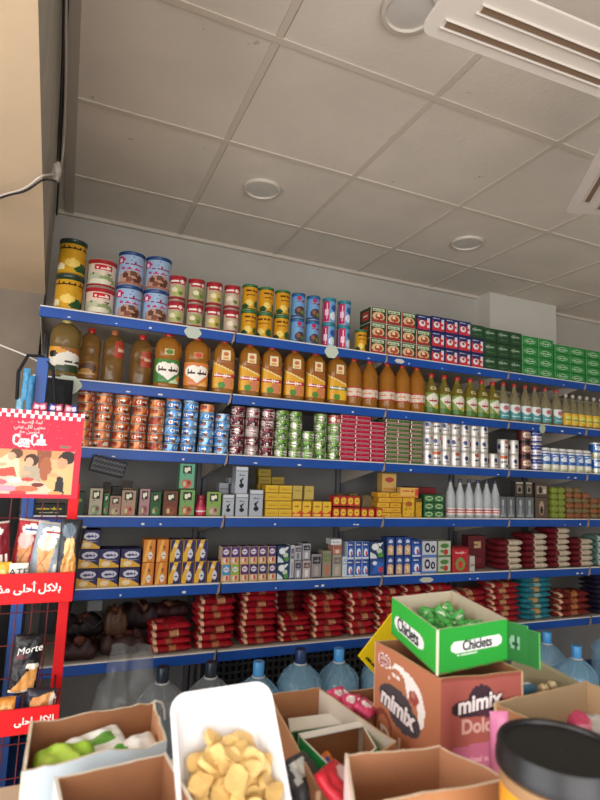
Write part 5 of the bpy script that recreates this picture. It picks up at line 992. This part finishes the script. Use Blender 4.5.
e1 = zz(539, 633, 1.20); mb = MB(); slab(mb, c1, (c1[0]*.25+e1[0]*.75, c1[1]*.25+e1[1]*.75+.006), 1.154, 1.204, .002, art('#1f6a2c', ('e', .40, .5, .26, .2, '#7aa88a'), ('s', .25, .35, .55, .65, '#103a18', 2)), flat('#1f7a2a'), rim='#5fd060', nu=16, nv=12); slab(mb, (c1[0]*.25+e1[0]*.75, c1[1]*.25+e1[1]*.75+.006), e1, 1.154, 1.200, .002, flat('#1f6a2c'), flat('#2fb03a'), rim='#5fd060', nu=4, nv=6); mb.obj('end_flap', CARD, gb, recalc=False)
gp = pouch('gum_pack', .026, .014, .010, art('#4fae56', ('e', .5, .5, .25, .2, '#d8ecd0'), ('n', 10, .8)), 5, m=mat('green_foil', 'ATTR', .15, bump=.4), taper=1, nu=12, nv=8)
cs_ = [Vector(v) for v in (b1, c1, d1, a1)]
for i in range(46):
    u, v = random.uniform(.16, .84), random.uniform(.1, .9); p_ = cs_[0].lerp(cs_[1], u).lerp(cs_[3].lerp(cs_[2], u), v)
    tag(dup(gp, (p_.x, p_.y, 1.166+.024*random.random()), (random.uniform(-1.3, .3), random.uniform(-.6, .6), random.uniform(0, 6.28))), 'green cellophane gum pack heaped in the green box', 'gum pack', 'gum packs in the green box')
kill(gp)
# --- yellow card behind the carton
q0, q1 = atY(358, 656, .87), atY(393, 611, .87); ed = q1-q0; pr = Vector((ed.z, 0, -ed.x)).normalized(); pr = pr*((q0.z-CT-.0005)/-pr.z)
yc = MB(); F = [q0, q1, q1+pr, q0+pr]; yc.prism([(p.x, p.z) for p in F], 'y', .869, .871)
o = yc.obj('yellow_card', mat('yellow_card', '#ffe014', .55)); tag(o, 'bright yellow card tilted behind the brown chocolate carton', 'card')
s2 = q0+ed*.06+pr*.05; l = MB(); n_ = ed.normalized(); pn = pr.normalized()
for k_ in range(9):
    a_ = s2+pn*(.006+.0052*k_); l.box(a_.x, a_.x+.0035, .8680, .8689, a_.z, a_.z+.005 if k_ % 3 else a_.z+.003)
l.obj('printed_line', INK, o)
# --- left white-faced carton with green bags
Z = 1.08
BL, BR, FRt, FL = zz(30, 722, Z), zz(155, 702, Z), zz(167, 741, Z), zz(22, 771, Z)
wf = art('#c4d0d8', ('n', 8, .05))
open_box('carton', [FL, FRt, BR, BL], CT+.001, Z, .0035, [wf, kout, kout, wf], [art('#aebfc8'), art('#c08a66'), kin, kin], 'white and blue faced open carton with green bags inside, far left', wave=.006, rim='#d8cdbb', seed=3)
cx, cy = (BL[0]+BR[0]+FL[0]+FRt[0])/4, (BL[1]+BR[1]+FL[1]+FRt[1])/4
GRB = mat('soft_wrap', 'ATTR', .3, bump=.3, bscale=25)
def lying(name, c, w, d, h, f, seed, lab, cat, rz=0, tilt=(0, 0), m=None, grp=None):
    p = pillow(name, w, d, h, f, seed, m or GRB, wr=.5, nu=20, nv=16); p.location = c; p.rotation_euler = (tilt[0], tilt[1], rz); tag(p, lab, cat, grp); return p
lying('green_bag', (cx-.034, cy-.018, 1.032), .070, .06, .04, art('#8fb83a', ('e', .4, .5, .3, .3, '#a8c850')), 1, 'lime green bag at the left inside the white faced carton', 'bag', tilt=(.3, 0))
lying('green_packet', (cx-.002, cy+.012, 1.048), .075, .04, .022, art('#dfe2e0', ('r', .15, .25, .8, .6, '#5f9a3a'), ('r', 0, 0, 1, .1, '#f0f0f0')), 2, 'green and white striped packet in the white faced carton', 'packet', rz=.3, tilt=(.3, -.1))
lying('white_packet', (cx+.040, cy-.012, 1.040), .07, .05, .024, art('#e4e4e4', ('p', [(.1, .5), (.4, .9), (.5, .6), (.3, .3)], '#4f9a34')), 3, 'crumpled white packet at the right in the white faced carton', 'packet', rz=.2, tilt=(.3, -.2))
# nearer open carton
Z2 = 1.095
BL, BR = zz(54, 777, Z2), zz(166, 753, Z2); dpt = Vector((BR[0]-BL[0], BR[1]-BL[1])); nn = Vector((dpt.y, -dpt.x)).normalized()*.13
open_box('carton', [(BL[0]+nn.x, BL[1]+nn.y), (BR[0]+nn.x, BR[1]+nn.y), BR, BL], CT+.001, Z2, .0035, [kout, kout, wf, wf], kin, 'empty open brown carton nearest the camera at bottom left', wave=.003, rim='#e0dacf', seed=9)
# --- white foam tray with yellow pieces
tr = empty('tray_anchor'); KT = .120/2; LT = .150
a_, b_ = atY(170, 692, .60), atY(268, 685, .60); wT = (b_-a_).length; mid = (a_+b_)/2
PLS = mat('white_foam', '#e9e9ec', .45)
def rr(w, l, r, n=6):
    out = []
    for cx_, cy_, s0 in ((w-r, l-r, 0), (-w+r, l-r, 90), (-w+r, -l+r, 180), (w-r, -l+r, 270)):
        for i in range(n+1): t = math.radians(s0+90*i/n); out.append((cx_+r*math.cos(t), cy_+r*math.sin(t)))
    return out
mb = MB(); W2, L2 = wT/2, .115; rings = []
for (k_, z_, r_) in ((0, 0, .018), (.001, .002, .018), (-.004, .002, .017), (-.012, -.020, .014), (-.016, -.024, .012), (-.018, -.028, .012), (-.006, -.008, .017), (-.0, -.002, .018)):
    rings.append([(x, y, z_) for x, y in rr(W2+k_, L2+k_, r_)])
inner = rings[4]
n = len(inner); base = len(mb.v)
for rg in rings[:5]: mb.v += rg
for j in range(4):
    for i in range(n): mb.f.append((j*n+i, j*n+(i+1) % n, (j+1)*n+(i+1) % n, (j+1)*n+i)); mb.c.append((.8, .8, .8))
mb.f.append(tuple(4*n+i for i in range(n))); mb.c.append((.8, .8, .8))
o2 = len(mb.v)
for rg in (rings[0], rings[7], rings[6], rings[5]): mb.v += rg
for j in range(3):
    for i in range(n): mb.f.append((o2+j*n+i, o2+(j+1)*n+i, o2+(j+1)*n+(i+1) % n, o2+j*n+(i+1) % n)); mb.c.append((.8, .8, .8))
mb.f.append(tuple(o2+3*n+i for i in range(n))[::-1]); mb.c.append((.8, .8, .8))
tilt_ = math.radians(52)
Rt = Matrix.Rotation(math.atan2((b_-a_).y, (b_-a_).x)-.0, 4, 'Z') @ Matrix.Rotation(-.03, 4, 'Y') @ Matrix.Rotation(tilt_, 4, 'X')
me = mb.mesh('foam_tray', PLS, 50, False); ty = link('foam_tray', me); ty.matrix_world = Matrix.Translation(mid) @ Rt @ Matrix.Translation((0, -L2, 0)); tag(ty, 'white foam tray holding a heap of yellow pieces, leaning toward the camera', 'tray')
bpy.data.objects.remove(tr); bpy.context.view_layer.update()
MW = Matrix.Translation(mid) @ Rt @ Matrix.Translation((0, -L2, 0))
CH = mat('yellow_dried_fruit', '#d9b673', .45, bump=.4, bscale=60, var=.12, vscale=30)
def chip(seed):
    bm = bmesh.new(); bmesh.ops.create_cube(bm, size=1); bmesh.ops.subdivide_edges(bm, edges=bm.edges, cuts=3, use_grid_fill=True)
    for v in bm.verts:
        c = v.co; c.x *= .023; c.y *= .017; c.z *= .006
        k = 1-.25*min(1, abs(c.x/.0115))**2*min(1, abs(c.y/.0085))**2; c.x *= k; c.y *= k; c.z += .003*noise.noise(Vector((c.x*60+seed*3, c.y*60, seed)))+.03*c.x*c.x/.02
        c.x += .0045*noise.noise(Vector((c.y*70, seed*2.7, 1))); c.y += .005*noise.noise(Vector((c.x*60, seed*1.9, 4)))
    me = bpy.data.meshes.new('fruit_piece'); bm.to_mesh(me); bm.free(); me.materials.append(CH); smooth(me, 50); return link('fruit_piece', me)
cps = [chip(i) for i in range(9)]
for i in range(170):
    t = random.random()**.9*.85; y = L2-.046-t*(2*L2-.070); x = random.uniform(-1, 1)*(W2-.016)*(min(1, .45+t*4))
    lay = random.random(); z_ = -.016+.030*lay*min(1, .3+t*3)*(1-.4*abs(x)/W2)
    q = dup(cps[i % 9], (0, 0, 0)); q.matrix_world = MW @ Matrix.Translation((x, y, z_)) @ Matrix.Rotation(random.uniform(0, 6.28), 4, 'Z') @ Matrix.Rotation(random.uniform(-.6, .6), 4, 'X') @ Matrix.Rotation(random.uniform(-.6, .6), 4, 'Y')
    tag(q, 'pale yellow dried fruit piece heaped in the white foam tray', 'fruit piece', 'yellow pieces in the foam tray')
for q in cps: kill(q)
# --- middle carton with green packs
Z = 1.065
BL, BR, FRt, FL = zz(269, 695, Z), zz(320, 687, Z), zz(397, 741, Z), zz(318, 792, Z)
open_box('carton', [FL, FRt, BR, BL], CT+.001, Z, .003, [kout, kout, kout, kout], [kin, art('#c8bcae'), kin, kin], 'open brown carton right of the foam tray, holding green boxes', wave=.003, rim='#b89878', seed=21)
g0 = [zz(290, 731, 1.04), zz(362, 720, 1.04), zz(354, 710, 1.04), zz(288, 718, 1.04)]
mb = MB(); mb.prism(g0, 'z', 1.0, 1.038, lin('#1f6a44')); mb.prism([(p[0], p[1]) for p in g0], 'z', 1.038, 1.0395, lin('#e4e6e4')); o = mb.obj('green_white_box', PRINT, recalc=True); tag(o, 'flat green box with white top at the back of the carton', 'box')
mb = MB(); Zg = 1.055
gBL, gBR, gFR, gFL = zz(298, 735, Zg), zz(362, 722, Zg), zz(377, 748, Zg), zz(341, 778, Zg)
o = open_box('green_display_box', [gFL, gFR, gBR, gBL], .985, Zg, .0025, [flat('#2fc070')]*4, [kin, kin, kin, flat('#2fc070')], 'emerald green empty display box with folded white rim', wave=.0, rim='#dfe4e0', cat='box')
v1 = Vector(gBR)-Vector(gBL); nb = Vector((v1.y, -v1.x)).normalized()
mb = MB(); mb.prism([gBL, gBR, tuple(Vector(gBR)+nb*.014), tuple(Vector(gBL)+nb*.014)], 'z', Zg+.0005, Zg+.002, lin('#e6e8e6')); mb.obj('folded_rim', PRINT, o)['label'] = 'white folded rim'
c = atZ(325, 768, 1.03); lying('sweet_wrapper', c, .022, .03, .012, art('#e0803a', ('e', .3, .6, .25, .3, '#3a4ab0'), ('e', .7, .2, .2, .2, '#f0e8e0')), 31, 'orange and blue sweet wrapper in front of the green display box', 'wrapper', rz=.7, tilt=(.9, 0))
c = atZ(300, 788, 1.04); lying('dark_packet', c, .05, .06, .02, art('#3a3c42', ('p', [(.1, .5), (.2, .9), (.7, .9), (.5, .6)], '#c8cccc'), ('n', 8, .4)), 32, 'dark grey and white crumpled packet beside the tray', 'packet', rz=.5, tilt=(.7, 0))
c = atZ(336, 792, 1.06); lying('red_packet', c, .045, .05, .016, art('#cc2438', ('e', .7, .6, .2, .2, '#d8b8c0')), 33, 'red packet poking up at the bottom edge', 'packet', rz=.6, tilt=(.6, 0))
# carton with pink packs between
BL, BR = zz(326, 692, 1.06), zz(376, 688, 1.06); dd = Vector((.03, -.085))
open_box('carton', [(BL[0]+dd.x+.012, BL[1]+dd.y+.025), (BR[0]-.008, BR[1]-.055), BR, BL], CT+.001, 1.06, .003, kout, kin, 'small brown carton with pink packs, left of the chocolate carton', wave=.004, seed=5)
for i, (px, py, rz, l) in enumerate(((338, 700, .3, 'pink and white pack lying nearest the carton corner'), (352, 707, -.3, 'pink pack farther right beside the chocolate carton'), (364, 712, .6, 'magenta pack touching the chocolate carton'))):
    c = atZ(px, py, 1.050); lying('pink_pack', c, .034, .03, .014, art('#c8406c', ('e', .4, .5, .2, .25, '#e8d8dc'), ('e', .8, .4, .12, .2, '#e8d8dc'), ('n', 8, .3)), 40+i, l, 'pack', rz=rz, tilt=(.4, 0))
# --- front centre empty carton
Z = 1.12
BL, BR, FRt, FL = zz(345, 753, Z), zz(440, 745, Z), zz(530, 800, Z), zz(356, 806, Z)
BL, BR = (BL[0], BL[1]), (BR[0], BR[1])
FRt = (BR[0]+.022, BR[1]-.075); FL = zz(352, 808, Z)
open_box('carton', [FL, FRt, BR, BL], CT+.001, Z, .003, [kout, kout, kout, art('#ddc8c8')], art('#b07a58', ('n', 6, .05)), 'empty open tan carton at bottom centre in front of the chocolate carton', wave=.003, rim='#ead9c4', seed=14)
# --- right carton with pink bags
Z = 1.12
BL, BR = zz(494, 702, Z), zz(586, 681, Z)
FRt = (BR[0]+.02, BR[1]-.16); FL = (BL[0]+.012, BL[1]-.13)
kg = art('#a08868', ('r', 0, .62, 1, .66, '#8a7458'), ('n', 6, .05))
rb = open_box('carton', [FL, FRt, BR, BL], CT+.001, Z, .004, kout, [kg, art('#b89a78'), kg, kg], 'open greyish brown carton at the right, pink bags inside', wave=.003, rim='#c8ac88', seed=17)
w0, w1, w2, w3 = atZ(520, 650, 1.135), atZ(578, 681, 1.10), atZ(530, 696, 1.085), atZ(505, 672, 1.12)
mb = MB(); mb.quad(w0, w1, w2, w3, lin('#8c8468')); dz = Vector((0, 0, -.003)); mb.quad(w3+dz, w2+dz, w1+dz, w0+dz, lin('#8c8468'))
for p_, q_ in ((w0, w1), (w1, w2), (w2, w3), (w3, w0)): mb.quad(p_, p_+dz, q_+dz, q_, lin('#8c8468'))
mb.obj('back_flap', CARD, rb, recalc=True)
c = atZ(535, 688, 1.105); lying('blue_white_packet', (c.x, c.y+.02, 1.09), .035, .02, .014, art('#4f86b0', ('r', .2, .3, .8, .7, '#dfe6ea')), 51, 'small blue and white packet behind the right carton rim', 'packet')
for i, (px, py) in enumerate(((509, 699), (548, 687), (556, 684))): c = atZ(px, py, 1.118); p = lying('beige_piece', (c.x, c.y+.008, 1.108), .013, .010, .010, art('#cdb890'), 55+i, ['beige piece peeping over the left part of the rim', 'beige piece at the middle of the right carton rim', 'beige piece farthest right behind the carton rim'][i], 'snack piece')
PNK = art('#d880a8', ('p', [(0, .35), (.6, .5), (1, .42), (1, .6), (0, .58)], '#dfe2e8'), ('n', 5, .1))
c = atY(499, 711, .50); p = pouch('pink_bag', .022, c.z-CT-.001, .014, PNK, 61, m=GRB, taper=.8); p.location = (c.x, c.y, CT+.001); p.rotation_euler = (0, 0, -.3); tag(p, 'tall pink wrapper squeezed between the right carton and black lidded jar', 'wrapper')
c = atZ(590, 734, 1.06); lying('pink_bag', c, .07, .04, .022, art('#d88aa0', ('p', [(.3, 0), (.5, 1), (.8, 1), (.6, 0)], '#c8ccd0'), ('e', .15, .5, .2, .4, '#d0507a')), 62, 'pink and silver bag inside the right carton', 'bag', rz=-.3, tilt=(.2, .2))
c = atZ(535, 718, 1.07); lying('white_bag', c, .08, .04, .02, art('#c8c8bc', ('n', 8, .2)), 63, 'pale crinkled bag lying inside the right carton', 'bag')
# --- black lidded jar
Zl = 1.185; cj = atZ(561, 745, Zl); R0 = .0500
jr = empty('plastic_jar', (cj.x, cj.y, CT)); tag(jr, 'orange jar with a big black screw lid at bottom right', 'jar')
zl = Zl-CT
mb = MB(); lathe(mb, [(R0*.85, 0), (R0*.95, .006), (R0*.95, zl-.032), (R0*.9, zl-.024), (R0*.86, zl-.018)], 48, flat('#e0962a')); mb.obj('body', mat('orange_plastic', '#e09a2c', .25), jr, sm=40)
mb = MB(); lathe(mb, [(R0*.952, zl-.032), (R0*.968, zl-.031), (R0*.968, zl-.022), (R0*.9, zl-.021)], 48, cap=False); mb.obj('neck_band', mat('brown_band', '#9a7a58', .3), jr, sm=40)
mb = MB(); lathe(mb, [(R0*.97, zl-.020), (R0*1.02, zl-.0185), (R0*1.02, zl-.011), (R0*1.0, zl-.009), (R0*1.0, zl-.003), (R0*.97, zl), (R0*.9, zl-.0005), (R0*.88, zl-.003), (.001, zl-.003)], 72, cap=False); lathe(mb, [(R0*.97, zl-.020), (.001, zl-.020)], 72, cap=False); mb.obj('lid', mat('black_lid', '#1b1a1c', .38), jr, sm=40)
# --- crumpled clear film and small clear wrapper
FILM = mat('clear_film', '#8f9494', .12, alpha=.2, spec=1.0, bump=1.0, bscale=30)
p = pouch('plastic_film', .13, .76, .14, flat('#888888'), 71, m=FILM, taper=3.2, nu=40, nv=40)
for v in p.data.vertices: v.co += Vector((noise.noise(v.co*14), noise.noise(v.co*14+Vector((5, 0, 0))), noise.noise(v.co*14+Vector((0, 7, 0)))))*.03
c = atY(128, 690, 1.98); p.location = (c.x, 1.98, .02); tag(p, 'crumpled clear plastic film bag behind the left carton', 'plastic bag')
c = atY(160, 705, .78); o = MB().tube([(-.011, 0, -.004), (-.010, 0, .008), (-.003, 0, .012), (.006, .002, .008), (.011, .004, -.002), (.013, .004, -.016)], .0016, 8).obj('white_clip', mat('white_plastic', '#dcdcdc', .3), None, (c.x, .80, c.z-.014), sm=60); tag(o, 'small white plastic loop beside the foam tray', 'clip')
# ------------------------------------------------------------------ clean up the prototypes
for p in KILL:
    for c in list(p.children): 
        for g in list(c.children): bpy.data.objects.remove(g)
        bpy.data.objects.remove(c)
    bpy.data.objects.remove(p)
